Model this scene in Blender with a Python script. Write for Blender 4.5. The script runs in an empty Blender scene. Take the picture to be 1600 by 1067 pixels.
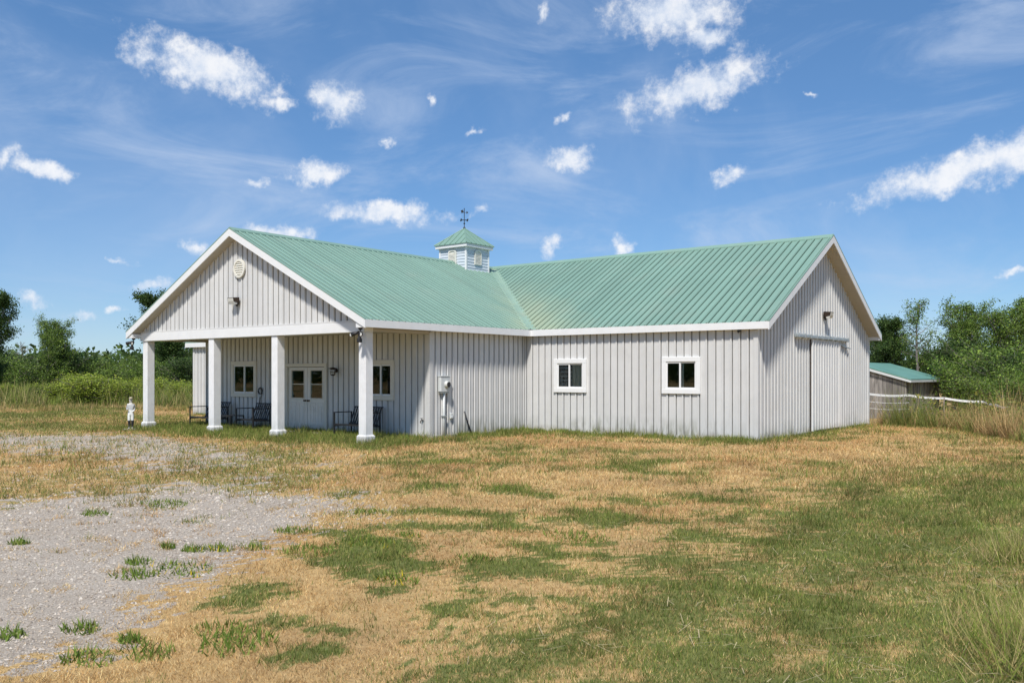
import bpy, math, random
import numpy as np
from math import radians as R, sin, cos, pi
from mathutils import Vector, Matrix

SC = bpy.context.scene
COL = SC.collection
random.seed(7)
RNG = np.random.default_rng(11)

# ------------------------------------------------------------------ camera
FPX, HZ, YAW = 1381.37, 584.31, 0.6607
CAM = np.array([16.196, -21.478, 1.70])
FW = np.array([-sin(YAW), cos(YAW)]); RT = np.array([cos(YAW), sin(YAW)])
cd = bpy.data.cameras.new('camera'); cam = bpy.data.objects.new('camera', cd); COL.objects.link(cam)
cam.location = CAM; cam.rotation_euler = (pi/2, 0, YAW)
cd.sensor_width = 36.0; cd.lens = FPX/1600*36.0; cd.shift_y = (HZ-533.5)/1600
cd.clip_start = 0.05; cd.clip_end = 9000
SC.camera = cam

# ------------------------------------------------------------------ light
SUN_EL = R(52); SUN_H = Vector((0.45, -0.893)).normalized()
sd = bpy.data.lights.new('sun', 'SUN'); sun = bpy.data.objects.new('sun', sd); COL.objects.link(sun)
sd.energy = 3.1; sd.angle = R(6.0); sd.color = (1.0, 0.95, 0.88)
sun.rotation_euler = Vector((SUN_H.x*cos(SUN_EL), SUN_H.y*cos(SUN_EL), sin(SUN_EL))).to_track_quat('Z', 'Y').to_euler()
sun.location = (-30, -30, 40)
SC.view_settings.view_transform = 'Standard'; SC.view_settings.look = 'None'
SC.view_settings.exposure = 0.58; SC.view_settings.gamma = 1.0; SC.view_settings.use_curve_mapping = False
SC.cycles.max_bounces = 8; SC.cycles.transparent_max_bounces = 12
SC.cycles.use_denoising = True

def px_dir(x, y):
    """world azimuth and elevation of a direction seen in the photograph"""
    dx, dy = FW + RT*(x-800)/FPX; dz = (HZ-y)/FPX
    return math.atan2(dx, dy), math.atan2(dz, math.hypot(dx, dy))

def make_world():
    w = bpy.data.worlds.new('World'); SC.world = w; w.use_nodes = True
    nt = w.node_tree; N = nt.nodes; L = nt.links
    for n in list(N): N.remove(n)
    def nd(t, **k):
        n = N.new(t)
        for a, b in k.items(): setattr(n, a, b)
        return n
    def m(op, a, b=None, c=None, clamp=False):
        n = nd('ShaderNodeMath', operation=op); n.use_clamp = clamp
        for i, v in enumerate((a, b, c)):
            if v is None: continue
            if isinstance(v, (int, float)): n.inputs[i].default_value = v
            else: L.new(v, n.inputs[i])
        return n.outputs[0]
    def sstep(v, a, b):
        n = nd('ShaderNodeMapRange', interpolation_type='SMOOTHSTEP')
        L.new(v, n.inputs[0]); n.inputs[1].default_value = a; n.inputs[2].default_value = b
        return n.outputs[0]
    sky = nd('ShaderNodeTexSky', sky_type='NISHITA'); sky.sun_disc = False
    sky.sun_elevation = SUN_EL; sky.sun_rotation = math.atan2(SUN_H.x, SUN_H.y)
    sky.altitude = 100; sky.air_density = 0.9; sky.dust_density = 0.1; sky.ozone_density = 2.5
    tc = nd('ShaderNodeTexCoord'); sp = nd('ShaderNodeSeparateXYZ'); L.new(tc.outputs['Generated'], sp.inputs[0])
    X, Y, Z = sp.outputs
    az = m('ARCTAN2', X, Y); el = m('ARCSINE', Z)
    co = nd('ShaderNodeCombineXYZ'); L.new(az, co.inputs[0]); L.new(el, co.inputs[1])
    # ragged cloud outlines: warp the sky coordinates with noise
    def noise(vec, scale, detail, rough=.55, col=False, dist=0):
        n = nd('ShaderNodeTexNoise'); n.inputs['Scale'].default_value = scale; n.inputs['Detail'].default_value = detail
        n.inputs['Roughness'].default_value = rough; n.inputs['Distortion'].default_value = dist
        L.new(vec, n.inputs['Vector']); return n.outputs['Color' if col else 'Fac']
    def vm(op, a, b):
        n = nd('ShaderNodeVectorMath', operation=op)
        for i, v in enumerate((a, b)):
            if isinstance(v, tuple): n.inputs[i].default_value = v
            else: L.new(v, n.inputs[i])
        return n.outputs[0]
    D = tc.outputs['Generated']
    warp = vm('MULTIPLY', vm('SUBTRACT', noise(D, 26, 4, .6, True), (.5, .5, .5)), (.05, .035, 0))
    P = vm('ADD', co.outputs[0], warp)
    # (x, y, half width, half height, tilt in the photograph) of the cumulus puffs
    puffs = [(325,107,112,36,-14),(225,85,40,20,0),(440,162,34,14,0),(522,160,44,30,10),(492,272,50,18,12),(600,334,100,22,-2),(440,366,60,14,-4),
             (312,386,32,18,15),(888,245,52,24,-2),(1090,135,112,34,13),(1135,112,40,28,20),(1050,18,110,44,0),(1100,60,50,22,0),(1132,274,40,20,18),(1480,272,130,30,14),(1590,245,70,36,10),
             (4,240,24,28,0),(70,262,44,16,-5),(52,470,30,14,6),(245,444,44,16,6),(120,492,34,14,0),(190,406,22,9,0),(862,386,24,22,0),(968,384,30,20,0),
             (745,326,28,12,20),(675,162,16,12,40),(742,207,26,8,0),(880,184,20,9,20),(610,220,26,9,30),(405,284,28,12,0),(1265,148,16,7,0),(848,18,14,26,0),(1580,424,30,9,5),(185,478,24,10,10)]
    rn = random.Random(5); rest = []
    for k in range(16):                       # the same kind of sky all round
        rest.append((YAW*-1 + rn.uniform(.75, 2*pi-.75), rn.uniform(.06, .9), rn.uniform(.02, .09), rn.uniform(.01, .03), rn.uniform(-.25, .25)))
    acc = None
    items = []
    for (x, y, hw, hh, t) in puffs:
        a, e = px_dir(x, y); s = 1.06/FPX
        items.append((a, e, hw*s/ max(.6, cos(e)), hh*s*1.05, R(t)))
    for a, e, sa, se, t in rest:
        items.append(((a+pi) % (2*pi)-pi, e, sa, se, t))
    for a, e, sa, se, t in items:
        mp = nd('ShaderNodeMapping', vector_type='TEXTURE')
        mp.inputs['Location'].default_value = (a, e, 0); mp.inputs['Rotation'].default_value = (0, 0, t); mp.inputs['Scale'].default_value = (sa, se, 1)
        L.new(P, mp.inputs['Vector'])
        ln = nd('ShaderNodeVectorMath', operation='LENGTH'); L.new(mp.outputs[0], ln.inputs[0])
        v = m('SUBTRACT', 1.0 if sa > .034 else .70, ln.outputs['Value'])
        acc = v if acc is None else m('MAXIMUM', acc, v)
    nz = noise(D, 34, 7, .62)
    nz2 = noise(D, 80, 9, .68)
    dens = m('ADD', m('ADD', acc, m('MULTIPLY', m('SUBTRACT', nz, .5), 1.5)), m('MULTIPLY', m('SUBTRACT', nz2, .5), .95))
    cum = m('MULTIPLY', sstep(dens, -.04, .80), .90)
    # thin high wisps
    mp = nd('ShaderNodeMapping'); mp.inputs['Scale'].default_value = (2.2, 7.0, 1); mp.inputs['Rotation'].default_value = (0, 0, -.5)
    L.new(co.outputs[0], mp.inputs['Vector'])
    ws = m('MULTIPLY', sstep(noise(mp.outputs[0], 1.5, 8, .62, dist=.9), .45, .80), .58)
    ws2 = m('MULTIPLY', sstep(noise(D, 3.2, 6, .6, dist=.6), .45, .78), .26)
    wisp = m('ADD', ws, ws2)
    bright = nd('ShaderNodeMixRGB'); L.new(sstep(m('ADD', m('MULTIPLY', nz, .8), m('MULTIPLY', nz2, .4)), .48, .76), bright.inputs[0])
    bright.inputs[1].default_value = (5.3, 5.9, 6.9, 1); bright.inputs[2].default_value = (7.3, 7.35, 7.5, 1)
    hs = nd('ShaderNodeHueSaturation'); hs.inputs['Saturation'].default_value = 1.05; hs.inputs['Value'].default_value = 1.02
    tn = nd('ShaderNodeMixRGB', blend_type='MULTIPLY'); tn.inputs[0].default_value = 1.0; tn.inputs[2].default_value = (.74, .84, .93, 1); L.new(sky.outputs[0], tn.inputs[1]); veil = nd('ShaderNodeMixRGB'); veil.inputs[0].default_value = .38; veil.inputs[2].default_value = (1.0, 2.2, 4.4, 1); L.new(tn.outputs[0], veil.inputs[1]); L.new(veil.outputs[0], hs.inputs['Color'])
    m1 = nd('ShaderNodeMixRGB'); L.new(wisp, m1.inputs[0]); L.new(hs.outputs[0], m1.inputs[1]); m1.inputs[2].default_value = (4.2, 5.0, 6.4, 1)
    m2 = nd('ShaderNodeMixRGB'); L.new(cum, m2.inputs[0]); L.new(m1.outputs[0], m2.inputs[1]); L.new(bright.outputs[0], m2.inputs[2])
    bg = nd('ShaderNodeBackground'); bg.inputs[1].default_value = 0.09; L.new(m2.outputs[0], bg.inputs[0])
    out = nd('ShaderNodeOutputWorld'); L.new(bg.outputs[0], out.inputs[0])
make_world()

# ------------------------------------------------------------------ helpers
def rd(u, v):
    """ground point -> metres right of / ahead of the point where the photographer stood"""
    du, dv = u-CAM[0], v-CAM[1]
    return du*RT[0]+dv*RT[1], du*FW[0]+dv*FW[1]
def uv(r, d): return CAM[0]+r*RT[0]+d*FW[0], CAM[1]+r*RT[1]+d*FW[1]
def at(x, y, d):
    r = (x-800)/FPX*d; u, v = uv(r, d); return Vector((u, v, CAM[2]+(HZ-y)/FPX*d))
def hit(x, y, axis, val):
    dr = np.array([*(FW+RT*(x-800)/FPX), (HZ-y)/FPX]); return CAM+dr*((val-CAM[axis])/dr[axis])
def sm(x, a, b):
    t = np.clip((x-a)/(b-a), 0, 1); return t*t*(3-2*t)
def _h(ix, iy, s):
    n = (ix.astype(np.int64)*374761393 + iy.astype(np.int64)*668265263 + s*1442695041) & 0x7fffffff
    n = ((n ^ (n >> 13))*1274126177) & 0x7fffffff
    return ((n ^ (n >> 16)) & 0xffff)/65535.0
def vnoise(x, y, s=0):
    ix, iy = np.floor(x), np.floor(y); fx, fy = x-ix, y-iy
    fx = fx*fx*(3-2*fx); fy = fy*fy*(3-2*fy)
    a = _h(ix, iy, s)*(1-fx)+_h(ix+1, iy, s)*fx; b = _h(ix, iy+1, s)*(1-fx)+_h(ix+1, iy+1, s)*fx
    return a*(1-fy)+b*fy
def fbm(x, y, s=0, o=4):
    t, a, z = 0, .5, 0
    for k in range(o):
        t = t+a*vnoise(x*2**k, y*2**k, s+k); z += a; a *= .5
    return t/z
EDGE_D = np.array([-50, 0, 15, 20.8, 26.8, 29.7, 33, 38, 45, 300.]); EDGE_R = np.array([14, 13, 11.9, 12.1, 13.2, 12.2, 6.5, -2, -6, -20.])
def bank(r, d):                      # 0 on the lawn, 1 down in the rough beyond its edge
    return (r-np.interp(d, EDGE_D, EDGE_R))
def hz(u, v):
    u = np.asarray(u, float); v = np.asarray(v, float); r, d = rd(u, v)
    z = (fbm(u*.25, v*.25, 3, 3)-.5)*.10+(fbm(u*1.3, v*1.3, 9, 2)-.5)*.03
    far = sm(np.hypot(r, d), 8, 60); z = z*(1+1.5*far)
    near = 1-sm(np.maximum(np.maximum(-18.2-u, u-7.9), np.maximum(-7.3-v, v-10)), 0, 1.5)
    z = z*(1-near)-.02*near
    z = z-1.05*sm(bank(r, d), 0, 6)*sm(r, -6, 4)
    return z
def hz1(u, v): return float(hz(np.array([u]), np.array([v]))[0])

def link(o, parent=None):
    COL.objects.link(o)
    if parent is not None: o.parent = parent
    return o
def mesh_obj(name, verts, faces, mat, parent=None, smooth=False, loc=None):
    me = bpy.data.meshes.new(name); me.from_pydata([tuple(v) for v in verts], [], faces); me.validate(); me.update()
    for m_ in (mat if isinstance(mat, (list, tuple)) else [mat]): me.materials.append(m_)
    if smooth: me.polygons.foreach_set('use_smooth', [True]*len(me.polygons))
    o = bpy.data.objects.new(name, me); link(o, parent)
    if loc is not None: o.location = loc
    return o
def empty(name, loc=(0, 0, 0), rz=0, label=None, cat=None, group=None):
    o = bpy.data.objects.new(name, None); link(o); o.location = loc; o.rotation_euler = (0, 0, rz); o.empty_display_size = .1
    return tag(o, label, cat, group) if label else o
def tag(o, label, cat, group=None):
    o['label'] = label; o['category'] = cat
    if group: o['group'] = group
    return o
class MB:
    """collects shapes for ONE mesh object"""
    def __init__(s): s.v = []; s.f = []; s.mi = []
    def add(s, vs, fs):
        b = len(s.v); s.v += [tuple(x) for x in vs]; s.f += [[i+b for i in f] for f in fs]; return s
    def box(s, x0, x1, y0, y1, z0, z1, ch=0.0):
        if ch <= 0:
            return s.add([(x0,y0,z0),(x1,y0,z0),(x1,y1,z0),(x0,y1,z0),(x0,y0,z1),(x1,y0,z1),(x1,y1,z1),(x0,y1,z1)],
                         [[3,2,1,0],[4,5,6,7],[0,1,5,4],[1,2,6,5],[2,3,7,6],[3,0,4,7]])
        xs, ys, zs = (x0, x1), (y0, y1), (z0, z1); vs = []; idx = {}
        for i in (0, 1):
            for j in (0, 1):
                for k in (0, 1):
                    c = [xs[i], ys[j], zs[k]]; q = [ch*(1-2*i), ch*(1-2*j), ch*(1-2*k)]
                    for a in range(3):
                        p = [c[t] if t == a else c[t]+q[t] for t in range(3)]; idx[(i, j, k, a)] = len(vs); vs.append(p)
        fs = []
        for a in range(3):
            b_, c_ = (a+1) % 3, (a+2) % 3
            for e in (0, 1):
                q = []
                for (p1, p2) in ((0, 0), (1, 0), (1, 1), (0, 1)):
                    t = [0, 0, 0]; t[a] = e; t[b_] = p1; t[c_] = p2; q.append(idx[(*t, a)])
                fs.append(q if e else q[::-1])
        for a in range(3):                       # edge chamfers
            b_, c_ = (a+1) % 3, (a+2) % 3
            for e1 in (0, 1):
                for e2 in (0, 1):
                    t0 = [0, 0, 0]; t0[b_] = e1; t0[c_] = e2; t1 = list(t0); t1[a] = 1
                    fs.append([idx[(*t0, b_)], idx[(*t0, c_)], idx[(*t1, c_)], idx[(*t1, b_)]])
        for i in (0, 1):
            for j in (0, 1):
                for k in (0, 1): fs.append([idx[(i, j, k, 0)], idx[(i, j, k, 1)], idx[(i, j, k, 2)]])
        return s.add(vs, fs)
    def tube(s, pts, rad, n=8, cap=True):
        pts = [Vector(p) for p in pts]; rr = rad if isinstance(rad, (list, tuple)) else [rad]*len(pts); rings = []
        up = Vector((0, 0, 1)); vs = []
        for i, p in enumerate(pts):
            t = (pts[min(i+1, len(pts)-1)]-pts[max(i-1, 0)]).normalized()
            a = t.cross(up if abs(t.z) < .95 else Vector((1, 0, 0))).normalized(); b = t.cross(a)
            rings.append([len(vs)+k for k in range(n)])
            for k in range(n): vs.append(p+(a*cos(2*pi*k/n)+b*sin(2*pi*k/n))*rr[i])
        fs = [[r0[k], r0[(k+1) % n], r1[(k+1) % n], r1[k]] for r0, r1 in zip(rings, rings[1:]) for k in range(n)]
        if cap: fs += [rings[0][::-1], rings[-1]]
        return s.add(vs, fs)
    def bar(s, p, q, w, h):
        """rectangular bar from p to q"""
        p, q = Vector(p), Vector(q); t = (q-p).normalized(); a = t.cross(Vector((0, 0, 1)) if abs(t.z) < .95 else Vector((0, 1, 0))).normalized()*w/2; b = t.cross(a).normalized()*h/2
        vs = [e+sx*a+sy*b for e in (p, q) for sx, sy in ((-1,-1),(1,-1),(1,1),(-1,1))]
        return s.add(vs, [[3,2,1,0],[4,5,6,7],[0,1,5,4],[1,2,6,5],[2,3,7,6],[3,0,4,7]])
    def prism(s, poly, off):
        """closed solid: polygon (3D points) swept by off"""
        n = len(poly); off = Vector(off); P = [Vector(p) for p in poly]
        return s.add(P+[p+off for p in P], [list(range(n))[::-1], list(range(n, 2*n))]+[[i, (i+1) % n, n+(i+1) % n, n+i] for i in range(n)])
    def lathe(s, prof, c=(0, 0, 0), n=16, axis='z'):
        vs = []; fs = []
        for (rr, z) in prof:
            for k in range(n):
                a = 2*pi*k/n; x, y = rr*cos(a), rr*sin(a)
                q = {'z': (x, y, z), 'y': (x, -z, y), 'x': (z, x, y)}[axis]
                vs.append((q[0]+c[0], q[1]+c[1], q[2]+c[2]))
        for i in range(len(prof)-1):
            for k in range(n): fs.append([i*n+k, i*n+(k+1) % n, (i+1)*n+(k+1) % n, (i+1)*n+k])
        fs += [list(range(n))[::-1], [(len(prof)-1)*n+k for k in range(n)]]
        return s.add(vs, fs)
    def build(s, name, mat, parent=None, smooth=False, loc=None): return mesh_obj(name, s.v, s.f, mat, parent, smooth, loc)

# ------------------------------------------------------------------ materials
def material(name):
    m = bpy.data.materials.new(name); m.use_nodes = True; nt = m.node_tree
    return m, nt.nodes, nt.links, nt.nodes['Principled BSDF']
def surf(name, col, rough=.6, var=.12, scale=6.0, bump=.0, bscale=40.0, metal=0.0, spec=.4, dirt=None, streak=0.0, algae=0.0, stretch=(1, 1, 1), perobj=0.0):
    m, N, L, b = material(name)
    g = N.new('ShaderNodeNewGeometry'); mp = N.new('ShaderNodeMapping'); mp.inputs['Scale'].default_value = stretch; L.new(g.outputs['Position'], mp.inputs['Vector'])
    def noise(sc, det=5, vec=None, rgh=.6):
        n = N.new('ShaderNodeTexNoise'); n.inputs['Scale'].default_value = sc; n.inputs['Detail'].default_value = det; n.inputs['Roughness'].default_value = rgh
        L.new(vec or mp.outputs[0], n.inputs['Vector']); return n.outputs['Fac']
    def ramp(f, a, b_, v0=0., v1=1.):
        n = N.new('ShaderNodeMapRange'); L.new(f, n.inputs[0]); n.inputs[1].default_value = a; n.inputs[2].default_value = b_; n.inputs[3].default_value = v0; n.inputs[4].default_value = v1; return n.outputs[0]
    def mix(fac, a, c2, bt='MIX'):
        n = N.new('ShaderNodeMixRGB'); n.blend_type = bt
        for i, v in enumerate((fac, a, c2)):
            if isinstance(v, (int, float)): n.inputs[i].default_value = v
            elif isinstance(v, tuple): n.inputs[i].default_value = (*v[:3], 1)
            else: L.new(v, n.inputs[i])
        return n.outputs[0]
    def mul(a, c2):
        n = N.new('ShaderNodeMath'); n.operation = 'MULTIPLY'
        for i, v in enumerate((a, c2)):
            if isinstance(v, (int, float)): n.inputs[i].default_value = v
            else: L.new(v, n.inputs[i])
        return n.outputs[0]
    c = mix(ramp(noise(scale), .3, .7), tuple(x*(1-var) for x in col), tuple(min(.95, x*(1+var)) for x in col))
    if perobj:
        oi = N.new('ShaderNodeObjectInfo'); c = mix(1.0, c, ramp(oi.outputs['Random'], 0, 1, 1-perobj, 1+perobj*.5), 'MULTIPLY')
    if streak:
        mp2 = N.new('ShaderNodeMapping'); mp2.inputs['Scale'].default_value = (14, 14, .5); L.new(g.outputs['Position'], mp2.inputs['Vector'])
        c = mix(mul(ramp(noise(1.0, 6, mp2.outputs[0]), .50, .78), streak), c, tuple(x*.55 for x in col))
    sx = N.new('ShaderNodeSeparateXYZ'); L.new(g.outputs['Position'], sx.inputs[0])
    if algae:
        mp3 = N.new('ShaderNodeMapping'); mp3.inputs['Scale'].default_value = (7, 7, 1.6); L.new(g.outputs['Position'], mp3.inputs['Vector'])
        a1 = mul(ramp(sx.outputs[2], .05, .55, 1, 0), ramp(noise(1.0, 6, mp3.outputs[0]), .42, .68))
        a2 = mul(a1, ramp(noise(.35, 2, g.outputs['Position']), .38, .54))
        c = mix(mul(a2, algae), c, (.11, .12, .045))
        a3 = mul(ramp(sx.outputs[2], .03, .22, 1, 0), ramp(noise(3.0, 5, g.outputs['Position']), .38, .6))
        c = mix(mul(a3, .55), c, (.20, .16, .09))
    if dirt:
        c = mix(mul(ramp(noise(dirt[1], 7), .52, .75), dirt[0]), c, dirt[2])
    L.new(c, b.inputs['Base Color']); b.inputs['Roughness'].default_value = rough; b.inputs['Metallic'].default_value = metal
    b.inputs['Specular IOR Level'].default_value = spec
    if bump:
        bp = N.new('ShaderNodeBump'); bp.inputs['Strength'].default_value = bump; bp.inputs['Distance'].default_value = .01
        L.new(noise(bscale, 4), bp.inputs['Height']); L.new(bp.outputs[0], b.inputs['Normal'])
    return m
def leafmat(name, trans=.3, rough=.6, tint=(1, 1, 1)):
    m, N, L, b = material(name)
    a = N.new('ShaderNodeAttribute'); a.attribute_name = 'Col'
    L.new(a.outputs['Color'], b.inputs['Base Color']); b.inputs['Roughness'].default_value = rough; b.inputs['Specular IOR Level'].default_value = .25
    t = N.new('ShaderNodeBsdfTranslucent'); L.new(a.outputs['Color'], t.inputs[0])
    mx = N.new('ShaderNodeMixShader'); mx.inputs[0].default_value = trans
    L.new(b.outputs[0], mx.inputs[1]); L.new(t.outputs[0], mx.inputs[2]); L.new(mx.outputs[0], N['Material Output'].inputs['Surface'])
    return m
M = {}
M['siding'] = surf('painted_steel_siding', (.655, .65, .632), .42, .05, 1.3, .05, 3.0, algae=1.0, streak=.16, dirt=(.20, 1.6, (.44, .42, .38)), perobj=.05)
M['trim'] = surf('white_trim', (.78, .78, .77), .5, .03, 3.0, dirt=(.18, 2.5, (.60, .58, .54)))
M['post'] = surf('white_stucco', (.78, .78, .775), .8, .05, 5.0, .5, 55.0, algae=.5, dirt=(.16, 3.0, (.58, .57, .53)))
M['soffit'] = surf('beige_soffit', (.50, .455, .385), .6, .05, 3.0)
M['windowframe'] = surf('vinyl_window_frame', (.80, .80, .785), .4, .02, 4.0)
M['cream'] = surf('cream_trim', (.70, .665, .58), .5, .04, 4.0, dirt=(.25, 4.0, (.50, .44, .34)))
M['door'] = surf('white_door', (.76, .735, .68), .45, .04, 2.0, dirt=(.3, 3.0, (.50, .45, .38)), algae=.4)
M['black'] = surf('black_metal', (.022, .021, .022), .45, .2, 20.0, spec=.5)
M['bronze'] = surf('bronze_metal', (.055, .038, .028), .45, .25, 30.0, metal=.4)
M['greymetal'] = surf('galvanised_metal', (.42, .46, .47), .45, .15, 12.0, metal=.5, dirt=(.5, 9.0, (.20, .16, .12)))
M['meter'] = surf('grey_white_meter_paint', (.62, .64, .63), .45, .04, 10.0)
M['concrete'] = surf('concrete', (.36, .345, .32), .9, .15, 8.0, .4, 60.0)
M['lens'] = surf('lamp_lens', (.62, .62, .58), .15, .05, 20.0)
M['vent'] = surf('vent_plastic', (.73, .71, .63), .5, .03, 6.0)
M['bluewhite'] = surf('cupola_siding', (.60, .65, .70), .5, .05, 3.0, dirt=(.2, 5.0, (.42, .44, .45)))
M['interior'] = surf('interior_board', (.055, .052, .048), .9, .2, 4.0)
M['curtain'] = surf('curtain_cloth', (.50, .46, .36), .9, .08, 8.0)
M['statue'] = None
M['barkg'] = surf('grey_bark', (.23, .205, .175), .9, .3, 9.0, .6, 30.0)
M['wood'] = surf('weathered_barn_wood', (.25, .23, .21), .9, .32, 3.0, .6, 30.0, stretch=(3, 3, .35), perobj=.42, dirt=(.7, 1.3, (.075, .066, .06)))
M['white_tape'] = surf('white_fence_tape', (.80, .80, .78), .5, .03, 5.0)
def roof_mat():
    m = surf('green_steel_roof', (.215, .348, .278), .50, .05, .7, .03, 2.0, spec=.4, dirt=(.30, .9, (.30, .36, .29)), perobj=.09, streak=.10)
    N = m.node_tree.nodes; L = m.node_tree.links; b = N['Principled BSDF']
    src = b.inputs['Base Color'].links[0].from_socket
    g = N.new('ShaderNodeNewGeometry'); sx = N.new('ShaderNodeSeparateXYZ'); L.new(g.outputs['Position'], sx.inputs[0])
    # lichen and dust settle beside the valley: distance from its line, in plan
    def mm(op, a, c):
        n = N.new('ShaderNodeMath'); n.operation = op
        for i, v in enumerate((a, c)):
            if isinstance(v, (int, float)): n.inputs[i].default_value = v
            else: L.new(v, n.inputs[i])
        return n.outputs[0]
    dist = mm('ABSOLUTE', mm('ADD', mm('MULTIPLY', mm('SUBTRACT', sx.outputs[0], .85), .667), mm('MULTIPLY', mm('ADD', sx.outputs[1], .15), .745)), 0)
    nz = N.new('ShaderNodeTexNoise'); nz.inputs['Scale'].default_value = 1.1; nz.inputs['Detail'].default_value = 6; L.new(g.outputs['Position'], nz.inputs['Vector'])
    lim = N.new('ShaderNodeMapRange'); L.new(mm('ADD', dist, mm('MULTIPLY', nz.outputs['Fac'], -1.5)), lim.inputs[0]); lim.inputs[1].default_value = -.75; lim.inputs[2].default_value = .55; lim.inputs[3].default_value = 1; lim.inputs[4].default_value = 0
    low = N.new('ShaderNodeMapRange'); L.new(sx.outputs[2], low.inputs[0]); low.inputs[1].default_value = 3.3; low.inputs[2].default_value = 5.2; low.inputs[3].default_value = 1; low.inputs[4].default_value = 0
    mx = N.new('ShaderNodeMixRGB'); L.new(mm('MULTIPLY', mm('MULTIPLY', lim.outputs[0], low.outputs[0]), .5), mx.inputs[0]); L.new(src, mx.inputs[1]); mx.inputs[2].default_value = (.46, .47, .28, 1)
    L.new(mx.outputs[0], b.inputs['Base Color'])
    return m
M['roof'] = roof_mat()
M['roof_rib_shade'] = surf('dark_green_rib_shade', (.050, .105, .080), .8, .3, 5.0)  # painted shadow line beside each roof rib, dark colour in the notch
M['siding_rib_shade'] = surf('grey_rib_shade', (.25, .25, .242), .8, .25, 4.0)  # same painted rib shadow for the wall strips
M['flash'] = surf('pale_green_flashing', (.27, .39, .30), .45, .08, 2.0, dirt=(.5, 1.5, (.46, .46, .30)))
M['oldroof'] = surf('blue_green_roof_paint', (.135, .29, .235), .5, .12, .6, dirt=(.4, 1.0, (.22, .40, .33)))
def glass_mat():
    m, N, L, b = material('window_glass'); N.remove(b)
    t = N.new('ShaderNodeBsdfTransparent'); t.inputs[0].default_value = (.80, .85, .83, 1)
    gl = N.new('ShaderNodeBsdfGlossy'); gl.inputs['Roughness'].default_value = .02; gl.inputs[0].default_value = (.9, .95, .95, 1)
    fr = N.new('ShaderNodeFresnel'); fr.inputs[0].default_value = 1.52
    mx = N.new('ShaderNodeMixShader'); L.new(fr.outputs[0], mx.inputs[0]); L.new(t.outputs[0], mx.inputs[1]); L.new(gl.outputs[0], mx.inputs[2])
    L.new(mx.outputs[0], N['Material Output'].inputs['Surface']); return m
M['glass'] = glass_mat()
M['leaf'] = leafmat('leaf', .30, .55)
M['grass'] = leafmat('grass_blade', .22, .75)

# ------------------------------------------------------------------ ground
def pxg(pts):                                  # outline in the photograph -> outline on the flat ground (r, d)
    out = []
    for x, y in pts:
        d = FPX*CAM[2]/(y-HZ); out.append(((x-800)/FPX*d, d))
    return np.array(out)
def inside(r, d, poly):
    c = np.zeros(r.shape, bool); n = len(poly)
    for i in range(n):
        x0, y0 = poly[i]; x1, y1 = poly[i-1]
        if y0 == y1: continue
        c ^= ((y0 > d) != (y1 > d)) & (r < (x1-x0)*(d-y0)/(y1-y0)+x0)
    return c
GRAVEL = pxg([(-500,800),(0,792),(60,788),(130,780),(250,773),(345,768),(430,770),(478,774),(530,786),(575,796),(556,804),(492,812),(470,832),(440,852),(400,868),(385,895),(330,905),(300,925),(235,940),(215,965),(190,1000),(130,1035),(40,1040),(-60,1045),(-500,1060)])
GRAVEL2 = pxg([(-400,668),(0,674),(100,680),(200,684),(290,689),(335,699),(310,712),(330,728),(296,738),(215,722),(110,712),(0,698),(-400,690)])
THIN = pxg([(-100,670),(150,676),(330,688),(470,700),(510,730),(500,775),(300,790),(-100,800),(-200,700)])
GREENLAWN = pxg([(1900,715),(1600,722),(1480,722),(1390,738),(1310,775),(1210,803),(1120,850),(1000,905),(900,945),(760,985),(640,1040),(560,1100),(400,1300),(1900,1300)])
DARKLEFT = pxg([(-300,700),(0,702),(120,714),(215,728),(260,760),(130,775),(0,788),(-300,795)])
MOWN = pxg([(-600,640),(0,652),(300,652),(310,662),(230,676),(0,668),(-600,662)])
BASE = [(-10.9, .5, -7.3, -4.0), (-.2, .8, -7.0, 1.0), (-.3, 7.6, -.6, .5), (7.0, 7.55, -.2, 9.6)]
def rect_d(u, v, b):
    du = np.maximum(np.maximum(b[0]-u, u-b[1]), 0); dv = np.maximum(np.maximum(b[2]-v, v-b[3]), 0); return np.hypot(du, dv)
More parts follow.
